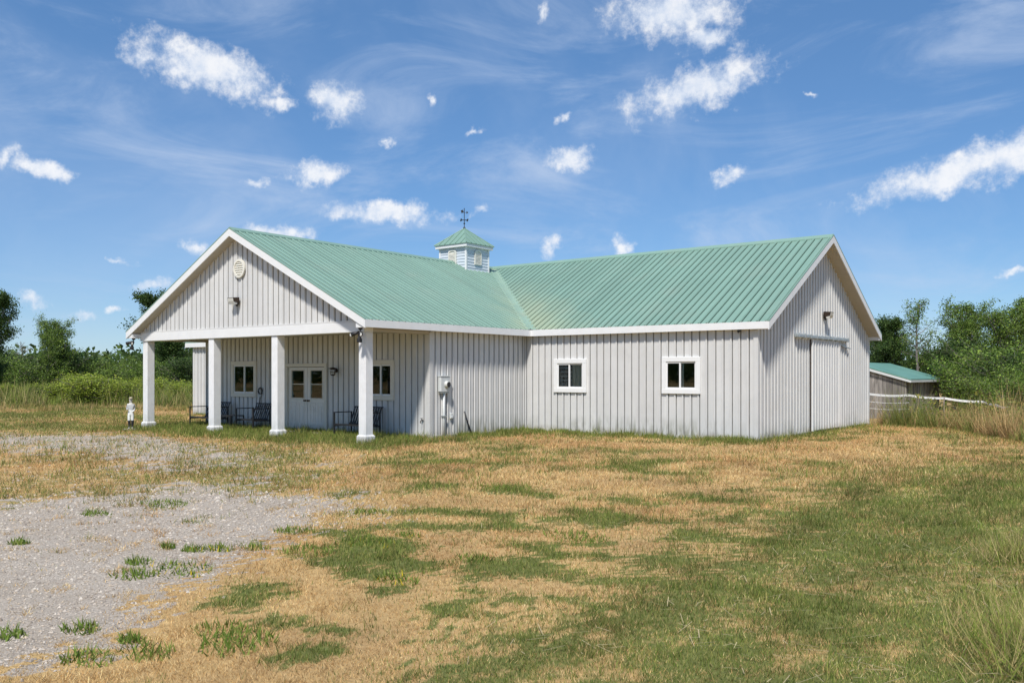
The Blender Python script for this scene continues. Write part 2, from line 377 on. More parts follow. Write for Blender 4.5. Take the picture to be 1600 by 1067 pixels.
def fields(u, v):
    """gravel share, green share of the plants, height factor"""
    r, d = rd(u, v)
    k = np.clip(d/14, .35, 2.2)
    n_ = len(u); j = np.random.default_rng(5).normal(0, 1, (4, n_))
    u0, v0, d0, r0 = u, v, d, r; u = u+j[0]*.13*k; v = v+j[1]*.13*k; r = r+j[2]*.42*k; d = d+j[3]*.50*k
    wr = r+(fbm(u*.9, v*.9, 21, 5)-.5)*1.9*k; wd = d+(fbm(u*.9, v*.9, 41, 5)-.5)*1.9*k
    fine = fbm(u*5, v*5, 61, 3); med = fbm(u*1.5, v*1.5, 71, 4); big = fbm(u*.33, v*.33, 81, 3)
    gr = np.where(inside(wr, wd, GRAVEL), 1.0, 0.0)
    gr = np.maximum(gr, np.where(inside(wr, wd, GRAVEL2), .8, 0.0))
    thin = inside(wr, wd, THIN); gr = np.maximum(gr, np.where(thin, .24+.40*(med > .55), 0))
    # bare spots, worn through to gravel
    tf = fbm(u*2.1+9, v*2.1, 171, 4); g = .11+.14*sm(big, .4, .62)+.80*sm(tf, .56, .65)*(.35+.65*sm(big, .32, .56))
    lawn = inside(wr+j[1]*.55*k, wd+j[0]*.75*k, GREENLAWN); g = np.where(lawn, .66-.22*sm(med*.4+fine*.6, .48, .62)+.14*sm(big, .4, .6)+.14*sm(tf, .54, .64), g)
    g = np.where(thin, .5, g); g = np.where(inside(wr, wd, DARKLEFT), .44-.35*(med > .56), g)
    gr = np.where(inside(wr, wd, DARKLEFT), .12, gr)
    mid = (d > 27) & (r < -5); g = np.where(mid, .34+.40*sm(big, .40, .58)-.25*sm(med, .5, .62), g)
    g = np.where(inside(wr, wd, MOWN), .66-.4*sm(med, .5, .64), g)
    gr = np.where(d > 28.0, np.minimum(gr, .3), gr)
    r, d = r0, d0; nb = np.minimum.reduce([rect_d(u, v, b) for b in BASE])+(med-.5)*1.3
    strip = 1-sm(nb, .0, .55); g = np.maximum(g, strip*.86); gr = gr*(1-strip)
    bk = bank(r, d); g = np.where((bk > -.5) & (d > 12), .40, g)
    hgt = 1+strip*.9
    return gr, np.clip(g, 0, 1), hgt
def warp_axis(n, fine, far):
    t = np.linspace(-1, 1, n); k = math.asinh(far/fine/ n * 1.0)
    return np.sinh(t*8.6)/np.sinh(8.6)*far
def make_ground():
    n = 381
    a = warp_axis(n, .1, 3000.0); rr = a-1.0; dd = a+8.0
    Rr, Dd = np.meshgrid(rr, dd); U, V = uv(Rr, Dd); Zz = hz(U, V)
    vs = np.stack([U, V, Zz], -1).reshape(-1, 3)
    i = np.arange(n*n).reshape(n, n); q = np.stack([i[:-1, :-1], i[:-1, 1:], i[1:, 1:], i[1:, :-1]], -1).reshape(-1, 4)
    me = bpy.data.meshes.new('ground'); me.vertices.add(len(vs)); me.vertices.foreach_set('co', vs.ravel())
    me.loops.add(q.size); me.loops.foreach_set('vertex_index', q.ravel().astype(np.int32)); me.polygons.add(len(q))
    me.polygons.foreach_set('loop_start', np.arange(0, q.size, 4, dtype=np.int32)); me.polygons.foreach_set('use_smooth', np.ones(len(q), bool)); me.update()
    gr, g, _ = fields(U.ravel(), V.ravel())
    for nm, val in (('gravel', gr), ('green', g)):
        at_ = me.attributes.new(nm, 'FLOAT', 'POINT'); at_.data.foreach_set('value', val.astype(np.float32))
    m, N, L, b = material('ground_soil')
    def attr(nm):
        x = N.new('ShaderNodeAttribute'); x.attribute_name = nm; return x.outputs['Fac']
    geo = N.new('ShaderNodeNewGeometry')
    def noise(s, det=6, r_=.65):
        x = N.new('ShaderNodeTexNoise'); x.inputs['Scale'].default_value = s; x.inputs['Detail'].default_value = det; x.inputs['Roughness'].default_value = r_; L.new(geo.outputs['Position'], x.inputs['Vector']); return x.outputs['Fac']
    def ramp(f, a0, b0, v0=0., v1=1.):
        x = N.new('ShaderNodeMapRange'); L.new(f, x.inputs[0]); x.inputs[1].default_value = a0; x.inputs[2].default_value = b0; x.inputs[3].default_value = v0; x.inputs[4].default_value = v1; return x.outputs[0]
    def mix(f, c1, c2, bt='MIX'):
        x = N.new('ShaderNodeMixRGB'); x.blend_type = bt
        for k_, v_ in enumerate((f, c1, c2)):
            if isinstance(v_, (int, float)): x.inputs[k_].default_value = v_
            elif isinstance(v_, tuple): x.inputs[k_].default_value = (*v_, 1)
            else: L.new(v_, x.inputs[k_])
        return x.outputs[0]
    def add(a_, b_, op='ADD'):
        x = N.new('ShaderNodeMath'); x.operation = op
        for k_, v_ in enumerate((a_, b_)):
            if isinstance(v_, (int, float)): x.inputs[k_].default_value = v_
            else: L.new(v_, x.inputs[k_])
        return x.outputs[0]
    straw = mix(ramp(noise(9), .3, .7), (.40, .26, .105), (.66, .46, .21))
    straw = mix(ramp(noise(.7), .4, .65), straw, mix(.5, straw, (.33, .20, .095)))
    green = mix(ramp(noise(11), .3, .7), (.095, .11, .028), (.215, .225, .070))
    pick = ramp(add(attr('green'), add(add(noise(6), .5, 'SUBTRACT'), .9, 'MULTIPLY')), .36, .62)
    veg = mix(pick, straw, green)
    vor = N.new('ShaderNodeTexVoronoi'); vor.inputs['Scale'].default_value = 62; L.new(geo.outputs['Position'], vor.inputs['Vector'])
    sep = N.new('ShaderNodeSeparateColor'); L.new(vor.outputs['Color'], sep.inputs[0])
    stone = mix(sep.outputs[0], (.38, .322, .258), (.64, .56, .46))
    stone = mix(ramp(noise(1.1), .42, .68), stone, mix(.5, stone, (.36, .29, .21)))
    stone = mix(ramp(vor.outputs['Distance'], .0, .9), stone, mix(.55, stone, (.27, .235, .195)))
    gpick = ramp(add(attr('gravel'), add(add(noise(14), .5, 'SUBTRACT'), 1.1, 'MULTIPLY')), .36, .58)
    L.new(mix(gpick, veg, stone), b.inputs['Base Color']); b.inputs['Roughness'].default_value = .95; b.inputs['Specular IOR Level'].default_value = .15
    bp = N.new('ShaderNodeBump'); bp.inputs['Strength'].default_value = .7; bp.inputs['Distance'].default_value = .02
    L.new(add(noise(30, 5), ramp(vor.outputs['Distance'], 0, 1, .5, 0)), bp.inputs['Height']); L.new(bp.outputs[0], b.inputs['Normal'])
    me.materials.append(m); o = bpy.data.objects.new('ground', me); link(o); o['kind'] = 'structure'
    o['label'] = 'dry straw and green lawn with a patch of grey gravel'
make_ground()

def col_mesh(name, co, faces_n, col, mat, parent=None):
    """mesh of equal polygons (3 or 4 corners), one colour per corner point"""
    nv = len(co); nf = nv//faces_n
    me = bpy.data.meshes.new(name); me.vertices.add(nv); me.vertices.foreach_set('co', co.astype(np.float32).ravel())
    me.loops.add(nv); me.loops.foreach_set('vertex_index', np.arange(nv, dtype=np.int32)); me.polygons.add(nf)
    me.polygons.foreach_set('loop_start', np.arange(0, nv, faces_n, dtype=np.int32)); me.update()
    a = me.color_attributes.new('Col', 'FLOAT_COLOR', 'POINT'); c4 = np.ones((nv, 4), np.float32); c4[:, :3] = col; a.data.foreach_set('color', c4.ravel())
    me.materials.append(mat); o = bpy.data.objects.new(name, me); link(o, parent); return o
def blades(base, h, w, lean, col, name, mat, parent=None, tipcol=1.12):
    """one thin triangle per blade; base (n,3), lean = horizontal offset of the tip as a share of h"""
    n = len(base); a = RNG.uniform(0, 2*pi, n); side = np.stack([np.cos(a), np.sin(a), np.zeros(n)], 1)*w[:, None]/2
    la = RNG.uniform(0, 2*pi, n); tip = base+np.stack([np.cos(la)*lean*h, np.sin(la)*lean*h, h*np.sqrt(np.clip(1-lean**2, .05, 1))], 1)
    b0 = base.copy(); b0[:, 2] -= .004
    co = np.stack([b0-side, b0+side, tip], 1).reshape(-1, 3)
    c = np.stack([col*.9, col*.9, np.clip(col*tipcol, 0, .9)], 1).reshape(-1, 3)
    return col_mesh(name, co, 3, c, mat, parent)
STRAW = np.array([[.76, .51, .22], [.86, .62, .30], [.62, .39, .155], [.70, .52, .27], [.46, .275, .11]])
GREEN = np.array([[.15, .205, .036], [.20, .245, .050], [.28, .285, .072], [.115, .165, .030], [.35, .31, .10]])
def make_lawn():
    # density falls with distance, blades widen a little to match
    T = 1250000; dmin, dmax = 3.6, 46.0
    p = .36; t = RNG.random(T); d = (dmin**p+t*(dmax**p-dmin**p))**(1/p)
    r = RNG.uniform(-1, 1, T)*(.63*d+.8); u, v = uv(r, d)
    keep = ~((u > -17.7) & (u < 7.36) & (v > -.0) & (v < 9.6)) & ~((u > -10.33) & (u < .0) & (v > -4.25) & (v < .2))
    keep &= bank(r, d) < 1.5
    u, v, r, d = u[keep], v[keep], r[keep], d[keep]
    gr, g, hg = fields(u, v)
    fine = fbm(u*6, v*6, 91, 3); tuft = fbm(u*3.3, v*3.3, 95, 3)
    k = RNG.random(len(u)) < np.where(gr > .05, (1-gr)*.95*sm(fine, .36, .60)+.55*sm(fine, .57, .66)*sm(tuft, .44, .56)+.010, .50+.5*sm(fine, .3, .55))
    u, v, r, d, g, hg, fine, tuft, gr = (x[k] for x in (u, v, r, d, g, hg, fine, tuft, gr))
    n = len(u); isg = RNG.random(n)*.55+fine*.45 < np.clip(g+.02, 0, 1)*.86
    col = np.where(isg[:, None], GREEN[RNG.integers(0, 5, n)], STRAW[RNG.integers(0, 5, n)])*RNG.uniform(.50, 1.25, n)[:, None]
    col *= (.62+.76*fbm(u*1.6, v*1.6, 99, 4))[:, None]
    rdd = sm(fbm(u*.55, v*.55, 131, 3), .46, .62)[:, None]*(~isg)[:, None]; col = col*(1-rdd*np.array([.06, .14, .17]))
    lane = np.sin(2*pi*((r*.83-d*.56)+.35*fbm(u*.2, v*.2, 141, 2))/1.25); inl = inside(r, d, GREENLAWN); col *= (1+.13*lane*inl)[:, None]
    lodw = np.clip(d/6, .8, 6)**.75
    h = RNG.uniform(.018, .048, n)*hg*np.where(isg, 1.15, .9)*(1+.9*sm(tuft, .55, .72))*(1+.5*(isg & (g < .6)))*np.clip(d/9, .85, 1.7)
    w = RNG.uniform(.0035, .0065, n)*lodw*np.where(isg, 1.15, 1)
    lean = np.where(isg, RNG.uniform(.15, .85, n), RNG.uniform(.5, .98, n))
    base = np.stack([u, v, hz(u, v)], 1)
    for nm, s, lb, cat in (('dry_grass', ~isg, 'short dry straw-coloured grass of the lawn', 'grass'), ('green_grass', isg, 'short green grass and weeds of the lawn', 'grass')):
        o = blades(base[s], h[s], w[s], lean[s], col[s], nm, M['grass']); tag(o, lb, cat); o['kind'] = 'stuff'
    # grown-up grass hugging the walls and post bases
    segs = [((0, -4.2), (0, 0), 600), ((0, 0), (7.36, 0), 1100), ((7.36, 0), (7.36, 9.5), 160), ((-10.3, -4.3), (0, -4.3), 1600), ((-17.6, 0), (-10.4, 0), 500)]
    bs = []
    for (a, b, cnt) in segs:
        t = RNG.random(cnt*4); a = np.array(a); b = np.array(b); q = a+(b-a)*t[:, None]; nn = np.array([(b-a)[1], -(b-a)[0]]); nn = nn/np.linalg.norm(nn)
        keep = fbm(q[:, 0]*1.1+5, q[:, 1]*1.1, 33, 3) > .47
        q = q+nn*(np.abs(RNG.normal(0, .10, len(t)))+.04)[:, None]; bs.append(q[keep])
    for (pu, pv) in POSTS:
        an = RNG.uniform(0, 2*pi, 420); rr = .27+np.abs(RNG.normal(0, .12, 420)); bs.append(np.stack([pu+np.cos(an)*rr, pv+np.sin(an)*rr], 1))
    pu = RNG.uniform(-10.2, .1, 14000); pv = RNG.uniform(-6.6, -4.4, 14000); kk = fbm(pu*1.2, pv*1.2, 55, 3) > .40; bs.append(np.stack([pu, pv], 1)[kk])
    q = np.concatenate(bs); n = len(q); base = np.column_stack([q, hz(q[:, 0], q[:, 1])])
    c = GREEN[RNG.integers(0, 4, n)]*RNG.uniform(.7, 1.25, n)[:, None]
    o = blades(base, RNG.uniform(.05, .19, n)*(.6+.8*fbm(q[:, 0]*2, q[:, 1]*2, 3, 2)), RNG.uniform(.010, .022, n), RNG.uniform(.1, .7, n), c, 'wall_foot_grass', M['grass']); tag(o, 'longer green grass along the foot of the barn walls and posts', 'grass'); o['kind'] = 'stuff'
POSTS = [(-10.12, -6.40), (-6.53, -6.40), (-3.58, -6.40), (-.112, -6.40)]
make_lawn()

def make_gravel():
    T = 75000; d = (4.2**.5+RNG.random(T)*(24**.5-4.2**.5))**2; r = RNG.uniform(-1, .1, T)*(.63*d+.6)
    u, v = uv(r, d); gr, g, _ = fields(u, v); k = RNG.random(T) < gr; u, v, d = u[k], v[k], d[k]; n = len(u)
    s = RNG.gamma(2.0, .0028, n)+.003; s = np.minimum(s, .024)*np.clip(d/8, .9, 1.5)
    oct_v = np.array([[1,0,0],[0,1,0],[-1,0,0],[0,-1,0],[0,0,.75],[0,0,-.5]], float); oct_f = np.array([[0,1,4],[1,2,4],[2,3,4],[3,0,4]])
    a = RNG.uniform(0, 2*pi, n); ca, sa = np.cos(a), np.sin(a); st = RNG.uniform(.6, 1.3, (n, 6, 1))
    vv = oct_v[None]*st*s[:, None, None]; x = vv[..., 0]*ca[:, None]-vv[..., 1]*sa[:, None]; y = vv[..., 0]*sa[:, None]+vv[..., 1]*ca[:, None]
    P = np.stack([x+u[:, None], y+v[:, None], vv[..., 2]+(hz(u, v)+.002)[:, None]], -1)
    co = P[:, oct_f].reshape(-1, 3)
    base = np.array([[.54, .47, .39], [.44, .375, .305], [.56, .50, .42], [.49, .40, .30], [.32, .27, .22]])[RNG.integers(0, 5, n)]*RNG.uniform(.8, 1.1, n)[:, None]
    m, N, L, b = material('gravel_stone'); at_ = N.new('ShaderNodeAttribute'); at_.attribute_name = 'Col'; L.new(at_.outputs['Color'], b.inputs['Base Color']); b.inputs['Roughness'].default_value = .9
    o = col_mesh('gravel', co, 3, np.repeat(base, 12, 0), m); tag(o, 'loose grey gravel stones on the worn drive', 'gravel'); o['kind'] = 'stuff'
make_gravel()

# weed clumps standing alone on gravel and straw
def make_clump(px, py, size, k):
    d = FPX*CAM[2]/(py-HZ); u, v = uv((px-800)/FPX*d, d); z = hz1(u, v); n = int(170*max(.6, size/.25)); n = min(n, 420)
    a = RNG.uniform(0, 2*pi, n); rr = size*np.sqrt(RNG.random(n)); x, y = np.cos(a)*rr*1.25, np.sin(a)*rr*.9
    base = np.stack([x, y, hz(u+x, v+y)-z], 1); c = (GREEN[RNG.integers(0, 3, n)]*np.array([.85, 1.0, .8]))*RNG.uniform(.6, 1.2, n)[:, None]
    if k % 4 == 2: c[:n//12] = [.62, .46, .03]
    
    o = blades(base, RNG.uniform(.05, .115, n)*(1.15-rr/size*.5), RNG.uniform(.010, .020, n), RNG.uniform(.25, .95, n), c, 'weed_clump', M['grass'])
    o.location = (u, v, z); gv = bool(inside(np.array([(px-800)/FPX*d]), np.array([d]), GRAVEL)[0]); yl = k % 4 == 2
    tag(o, ('large ' if size > .24 else 'small ' if size < .14 else '')+'green weed clump'+(' with yellow flowers' if yl else '')+(' growing in the bare gravel' if gv else ' among the dry straw grass'), 'weed', 'weed clumps on the worn ground')
for k, (x, y, s) in enumerate([(230,1020,.17),(135,1032,.16),(277,893,.30),(126,985,.12),(215,882,.13),(207,903,.17),(303,862,.12),(263,858,.07),(460,832,.20),(482,863,.26),(575,851,.26),
        (30,853,.10),(10,996,.13),(205,1000,.08),(345,860,.13),(400,858,.13),(256,790,.30),(575,800,.22),(640,838,.14),(390,1000,.2),(150,806,.18),(740,872,.16),(620,905,.18),(355,1010,.2),(900,838,.3),(345,985,.18),(690,720,.4),(780,762,.4),(960,735,.4)]):
    make_clump(x, y, s, k)

# ------------------------------------------------------------------ barn
LM, DM, LW, LP, WW = 7.363, 9.518, 4.218, 2.311, 10.333
PF = -LW-LP                                     # porch front plane
HE, HR, FA = 3.03, 5.754, .197
OE, OG, OE2, OG2 = .155, .358, .321, .30
UL = -WW-LM                                      # far end of the long range
SM = (HR-HE)/(DM/2+OE); SW = (HR-HE)/(WW/2+OE2)  # slopes
UC = -WW/2                                       # wing ridge
PW = .2286
barn = empty('barn', (0, 0, 0), 0, 'white ribbed steel barn with pale green roof, pillared porch and cupola', 'barn')
def part(name, mb, mat, parent=None, smooth=False): return mb.build(name, mat, parent or barn, smooth)

CACHE = {}
def rib_profile(x0, x1, step=PW, rh=.026, rw=.056, rt=.026, nw=.014, mirror=False):
    if mirror: return [(x0, 0), (x0+rw/2-rt/2, rh), (x0+rw/2+rt/2, rh), (x0+rw, 0), (x0+rw+.001, -nw*1.3), (x0+rw+nw, -nw*1.3), (x0+rw+nw+.003, 0), (x1, 0)]
    return [(x0, 0), (x1-rw-nw-.003, 0), (x1-rw-nw, -nw*1.3), (x1-rw-.001, -nw*1.3), (x1-rw, 0), (x1-rw/2-rt/2, rh), (x1-rw/2+rt/2, rh), (x1, 0)]
def clip_prof(pr, a, b):
    out = []
    for (xa, ha), (xb, hb) in zip(pr, pr[1:]):
        if xb <= a or xa >= b: continue
        ya, yb = ha, hb; pa, pb = xa, xb
        if pa < a: ya = ha+(hb-ha)*(a-xa)/(xb-xa); pa = a
        if pb > b: yb = ha+(hb-ha)*(b-xa)/(xb-xa); pb = b
        if not out: out.append((pa, ya))
        out.append((pb, yb))
    return out
def panels(O, A, Nn, S, x0, x1, lo, hi, name, mat, parent, holes=(), step=PW, join=False, rh=.026, start=None):
    """ribbed steel strips side by side; lo(x), hi(x) bound each strip along S; holes = (xa, xb, ya, yb)"""
    O, A, Nn, S = (Vector(q) for q in (O, A, Nn, S)); x = x0 if start is None else start; allm = MB(); brk = sorted({e for e in getattr(lo, 'brk', [])+getattr(hi, 'brk', [])})
    flip = A.cross(S).dot(Nn) < 0
    while x < x1-1e-4:
        xe = x+step; pr = clip_prof(rib_profile(x, xe, step, rh, nw=.026 if 'roof' in name else .024, mirror=abs(A.x) > .5), max(x, x0), min(xe, x1)); x = xe
        if len(pr) < 2: continue
        groups = {}
        ps, pe = pr[0][0], pr[-1][0]
        xs = sorted({ps, pe, *[h[0] for h in holes if ps < h[0] < pe], *[h[1] for h in holes if ps < h[1] < pe], *[b_ for b_ in brk if ps < b_ < pe]})
        for a, b in zip(xs, xs[1:]):
            q = clip_prof(pr, a, b)
            if len(q) < 2: continue
            rng = [(None, None)]; mid = (a+b)/2
            for h in holes:
                if h[0] <= mid <= h[1]:
                    nr = []
                    for (l, u_) in rng: nr += [(l, h[2]), (h[3], u_)]
                    rng = nr
            for (l, u_) in rng:
                bot = [(px_, lo(px_) if l is None else l, ph) for px_, ph in q]; top = [(px_, hi(px_) if u_ is None else u_, ph) for px_, ph in q]
                if all(t_[1]-b_[1] < .004 for t_, b_ in zip(top, bot)): continue
                top = [(t_[0], max(t_[1], b_[1]), t_[2]) for t_, b_ in zip(top, bot)]
                n = len(q); o0 = O+A*ps
                vs = [A*(p_[0]-ps)+S*p_[1]+Nn*p_[2] for p_ in bot+top]
                fs = [[i, i+1, n+i+1, n+i] for i in range(n-1)]; mi = [1 if min(q[i][1], q[i+1][1]) < -1e-6 else 0 for i in range(n-1)]  # notch faces get the painted rib shade
                rib = [i for i in range(n) if q[i][1] > 1e-6]
                if rib:
                    i0, i1 = max(rib[0]-1, 0), min(rib[-1]+1, n-1); 
                    if i1-i0 >= 2: fs += [list(range(i0, i1+1))[::-1], [n+i for i in range(i0, i1+1)]]
                if flip: fs = [f[::-1] for f in fs]
                mi += [0]*(len(fs)-len(mi))
                key0 = (l, u_) if (l, u_) != (None, None) else ('full', a if len(xs) > 2 and holes else 0)
                gm = groups.setdefault(key0, MB()); gm.add(vs, fs); gm.mi += mi
        o0 = O+A*ps
        for mb in groups.values():
          if join:
            allm.add([Vector(q_)+o0 for q_ in mb.v], mb.f); continue
          key = (name, mat.name, tuple(round(c, 4) for p_ in mb.v for c in p_))
          if key in CACHE:
              ob = bpy.data.objects.new(name, CACHE[key]); link(ob, parent); ob.location = o0
          else:
              ob = mesh_obj(name, mb.v, mb.f, [mat, M['roof_rib_shade' if 'roof' in name else 'siding_rib_shade']], parent, loc=o0); CACHE[key] = ob.data
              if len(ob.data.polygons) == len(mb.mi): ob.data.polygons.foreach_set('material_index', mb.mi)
    if join: return allm.build(name, mat, parent)

# window and door openings (wall coordinates)
W_MAIN = [(1.10, 2.24, 1.16, 2.14), (4.68, 5.81, 1.17, 2.16)]
W_PORCH = [(-8.84, -7.50, .96, 2.115), (-2.38, -1.31, .97, 2.095)]
DOORO = (-6.05, -4.11, -.05, 2.02)
TR = .13
def hole(w): return (w[0]+.06, w[1]-.06, w[2]+.06, w[3]-.06)
Zs = .04
def const(v): return lambda x: v
# --- walls: base trim and corner trim as the part's own mesh, the steel strips its children
def wall(boxes, name='wall'):
    mb = MB()
    for b in boxes: mb.box(*b)
    return part(name, mb, M['siding'])
w1 = wall([(0.03, LM-.0, -.030, .012, -.06, .055), (LM-.085, LM+.034, -.034, -.002, -.04, HE-FA-.01)])
panels((0, 0, 0), (1, 0, 0), (0, -1, 0), (0, 0, 1), 0.0, LM-.05, const(Zs), const(HE-FA+.02), 'siding_panel', M['siding'], w1, [hole(w) for w in W_MAIN])
w2 = wall([(-.012, .030, -LW, -.03, -.08, .055), (.002, .034, -LW-.03, -LW+.09, -.06, HE-FA-.01)])
panels((0, 0, 0), (0, 1, 0), (1, 0, 0), (0, 0, 1), -LW+.05, 0.0, const(Zs), const(HE-FA+.02), 'siding_panel', M['siding'], w2)
w3 = wall([(-WW, -.02, -LW-.030, -LW+.012, -.08, .055), (-.11, .032, -LW-.034, -LW-.002, -.06, HE-FA-.01)])
panels((0, -LW, 0), (1, 0, 0), (0, -1, 0), (0, 0, 1), -WW, -.06, const(Zs), const(HE-FA+.02), 'siding_panel', M['siding'], w3, [hole(w) for w in W_PORCH]+[(DOORO[0]+.05, DOORO[1]-.05, -.2, DOORO[3]-.05)])
def gtopM(v): return HE-.03+SM*(min(v+OE, DM+OE-v))
gtopM.brk = [DM/2]
w4 = wall([(LM-.012, LM+.030, .02, DM, -.06, .055), (LM+.002, LM+.036, -.032, .085, -.04, HE-FA-.01), (LM+.002, LM+.034, DM-.08, DM+.03, -.04, HE-FA-.01)])
SD = (3.83, 6.30, .06, 2.70)                       # sliding door
panels((LM, 0, 0), (0, 1, 0), (1, 0, 0), (0, 0, 1), .02, DM, const(Zs), gtopM, 'siding_panel', M['siding'], w4, [(SD[0]+.05, SD[1]-.05, -.1, SD[3]-.1)])
def gtopW(x): return HE-.03+SW*(min(x+WW+OE2, OE2-x))
gtopW.brk = [UC]
w5 = wall([(-WW, 0, PF-.03, PF+.0, 2.985, 3.03)], 'gable_wall')
panels((0, PF, 0), (1, 0, 0), (0, -1, 0), (0, 0, 1), -WW+.02, -.02, const(3.0), gtopW, 'siding_panel', M['siding'], w5)
# walls nobody sees from the yard: same sheet, one mesh each
def plain(O, A, Nn, x0, x1, hi, z0=.0): return panels(O, A, Nn, (0, 0, 1), x0, x1, const(z0), hi, 'rear_siding', M['siding'], barn, join=True)
panels((0, 0, 0), (1, 0, 0), (0, -1, 0), (0, 0, 1), UL, -WW, const(Zs), const(HE-FA+.02), 'siding_panel', M['siding'], wall([(UL, -WW, -.03, .012, -.1, .055), (UL-.034, UL+.085, -.034, -.002, -.06, HE-FA-.01)]))
plain((0, DM, 0), (1, 0, 0), (0, 1, 0), UL, LM, const(HE-FA+.02), -.4)
plain((UL, 0, 0), (0, 1, 0), (-1, 0, 0), 0, DM, gtopM, -.1)
plain((-WW, 0, 0), (0, 1, 0), (-1, 0, 0), -LW, 0, const(HE-FA+.02), -.1)
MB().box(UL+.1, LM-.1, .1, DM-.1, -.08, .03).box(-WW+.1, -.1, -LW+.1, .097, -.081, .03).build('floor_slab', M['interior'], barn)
MB().box(UL+.2, LM-.2, 1.6, 1.65, .031, 2.78).build('dark_backing', M['interior'], barn); MB().box(-WW+.2, -.2, -LW+1.6, -LW+1.65, .031, 2.78).build('dark_backing', M['interior'], barn)  # dark boards added behind the openings so the panes look dark
MB().box(UL+.1, LM-.1, .1, 1.59, 2.70, 2.72).build('dark_backing_top', M['interior'], barn); MB().box(-WW+.1, -.1, -LW+.1, -LW+1.59, 2.70, 2.72).build('dark_backing_top', M['interior'], barn)  # dark cover added above that backing for the same effect

# --- roof: deck under each slope, ribbed strips on it
def pm(u, v): return Vector((u, v, HE+SM*(v+OE)))                   # front slope of the long range
def pw(u, v): return Vector((u, v, HE+SW*(OE2-u)))                  # right slope of the wing
def deck(poly, dz=.055): return MB().prism([Vector(p)-Vector((0, 0, .042)) for p in poly], (0, 0, -dz)).build('roof', M['soffit'], barn)
UE, VF = LM+OG, PF-OG2
dm = deck([pm(OE2, -OE), pm(UE, -OE), pm(UE, DM/2), pm(UC, DM/2)])
dw = deck([pw(OE2, VF), pw(OE2, -OE), pw(UC, DM/2), pw(UC, VF)])
dl = deck([(UC, VF, HR), (UC, DM/2, HR), (-WW-OE2, -OE, HE), (-WW-OE2, VF, HE)])
dml = deck([(UC, DM/2, HR), (UL-OG, DM/2, HR), (UL-OG, -OE, HE), (-WW-OE2, -OE, HE)])
db = deck([(UE, DM/2, HR), (UE, DM+OE, HE), (UL-OG, DM+OE, HE), (UL-OG, DM/2, HR)])
nM = Vector((0, -SM, 1)).normalized(); sM = Vector((0, 1, SM)).normalized(); lM = math.hypot(1, SM)
nW = Vector((SW, 0, 1)).normalized(); sW = Vector((-1, 0, SW)).normalized(); lW = math.hypot(1, SW)
VG = .13                                              # strips stop short of the valley, flashing shows between
def loM(x):                                           # x = u ; distance up the slope from the eave
    if x >= OE2+VG: return -.03
    return ((OE2-x)/(OE2-UC)*(DM/2+OE)+VG)*lM if x < OE2 else VG*lM*(OE2+VG-x)/VG - .03*(x-OE2)/VG
loM.brk = [OE2, OE2+VG]
panels(pm(0, -OE), (1, 0, 0), nM, sM, UC, UE, loM, const((DM/2+OE)*lM-.02), 'roof_panel', M['roof'], dm, rh=.030)
def loW(x):                                           # x = v
    if x <= -OE-VG: return -.03
    return ((x+OE)/(DM/2+OE)*(OE2-UC)+VG)*lW if x > -OE else VG*lW*(x+OE+VG)/VG-.03*(-OE-x)/VG
loW.brk = [-OE, -OE-VG]
CS, CV0 = 1.25, 2.52                                  # cupola size and start
panels(pw(OE2, 0), (0, 1, 0), nW, sW, VF, DM/2, loW, const((OE2-UC)*lW-.02), 'roof_panel', M['roof'], dw, rh=.026)
panels((-WW-OE2, 0, HE), (0, 1, 0), Vector((-SW, 0, 1)).normalized(), Vector((1, 0, SW)).normalized(), VF, DM/2, lambda x: -.03 if x < -OE else (x+OE)/(DM/2+OE)*(WW/2+OE2)*lW+.1, const((OE2-UC)*lW-.02), 'roof_sheet', M['roof'], dl, join=True, rh=.026)
panels((0, -OE, HE), (1, 0, 0), nM, sM, UL-OG, UC, lambda x: -.03 if x < -WW-OE2 else (x+WW+OE2)/(WW/2+OE2)*(DM/2+OE)*lM+.1, const((DM/2+OE)*lM-.02), 'roof_sheet', M['roof'], dml, join=True, rh=.026)
panels((0, DM+OE, HE), (1, 0, 0), Vector((0, SM, 1)).normalized(), Vector((0, -1, SM)).normalized(), UL-OG, UE, const(-.03), const((DM/2+OE)*lM-.02), 'roof_sheet', M['roof'], db, join=True, rh=.026)
# valley flashing
va, vb = Vector((OE2, -OE, HE+.004)), Vector((UC, DM/2, HR+.004))
a1 = [pm(OE2+.22, -OE)+nM*.004, pm(UC+.22, DM/2)+nM*.004]; a2 = [pw(OE2, -OE-.22)+nW*.004, pw(UC, DM/2-.22)+nW*.004]
cr = [p+Vector((0, 0, .028)) for p in (va, vb)]
e1 = [a.lerp(b, .16)+Vector((0, 0, .004)) for a, b in zip((va, vb), a1)]; e2 = [a.lerp(b, .16)+Vector((0, 0, .004)) for a, b in zip((va, vb), a2)]
mesh_obj('valley_flashing', [a1[0], a1[1], e1[0], e1[1], cr[0], cr[1], e2[0], e2[1], a2[0], a2[1]], [[0, 1, 3, 2], [2, 3, 5, 4], [4, 5, 7, 6], [6, 7, 9, 8]], M['flash'], dm)
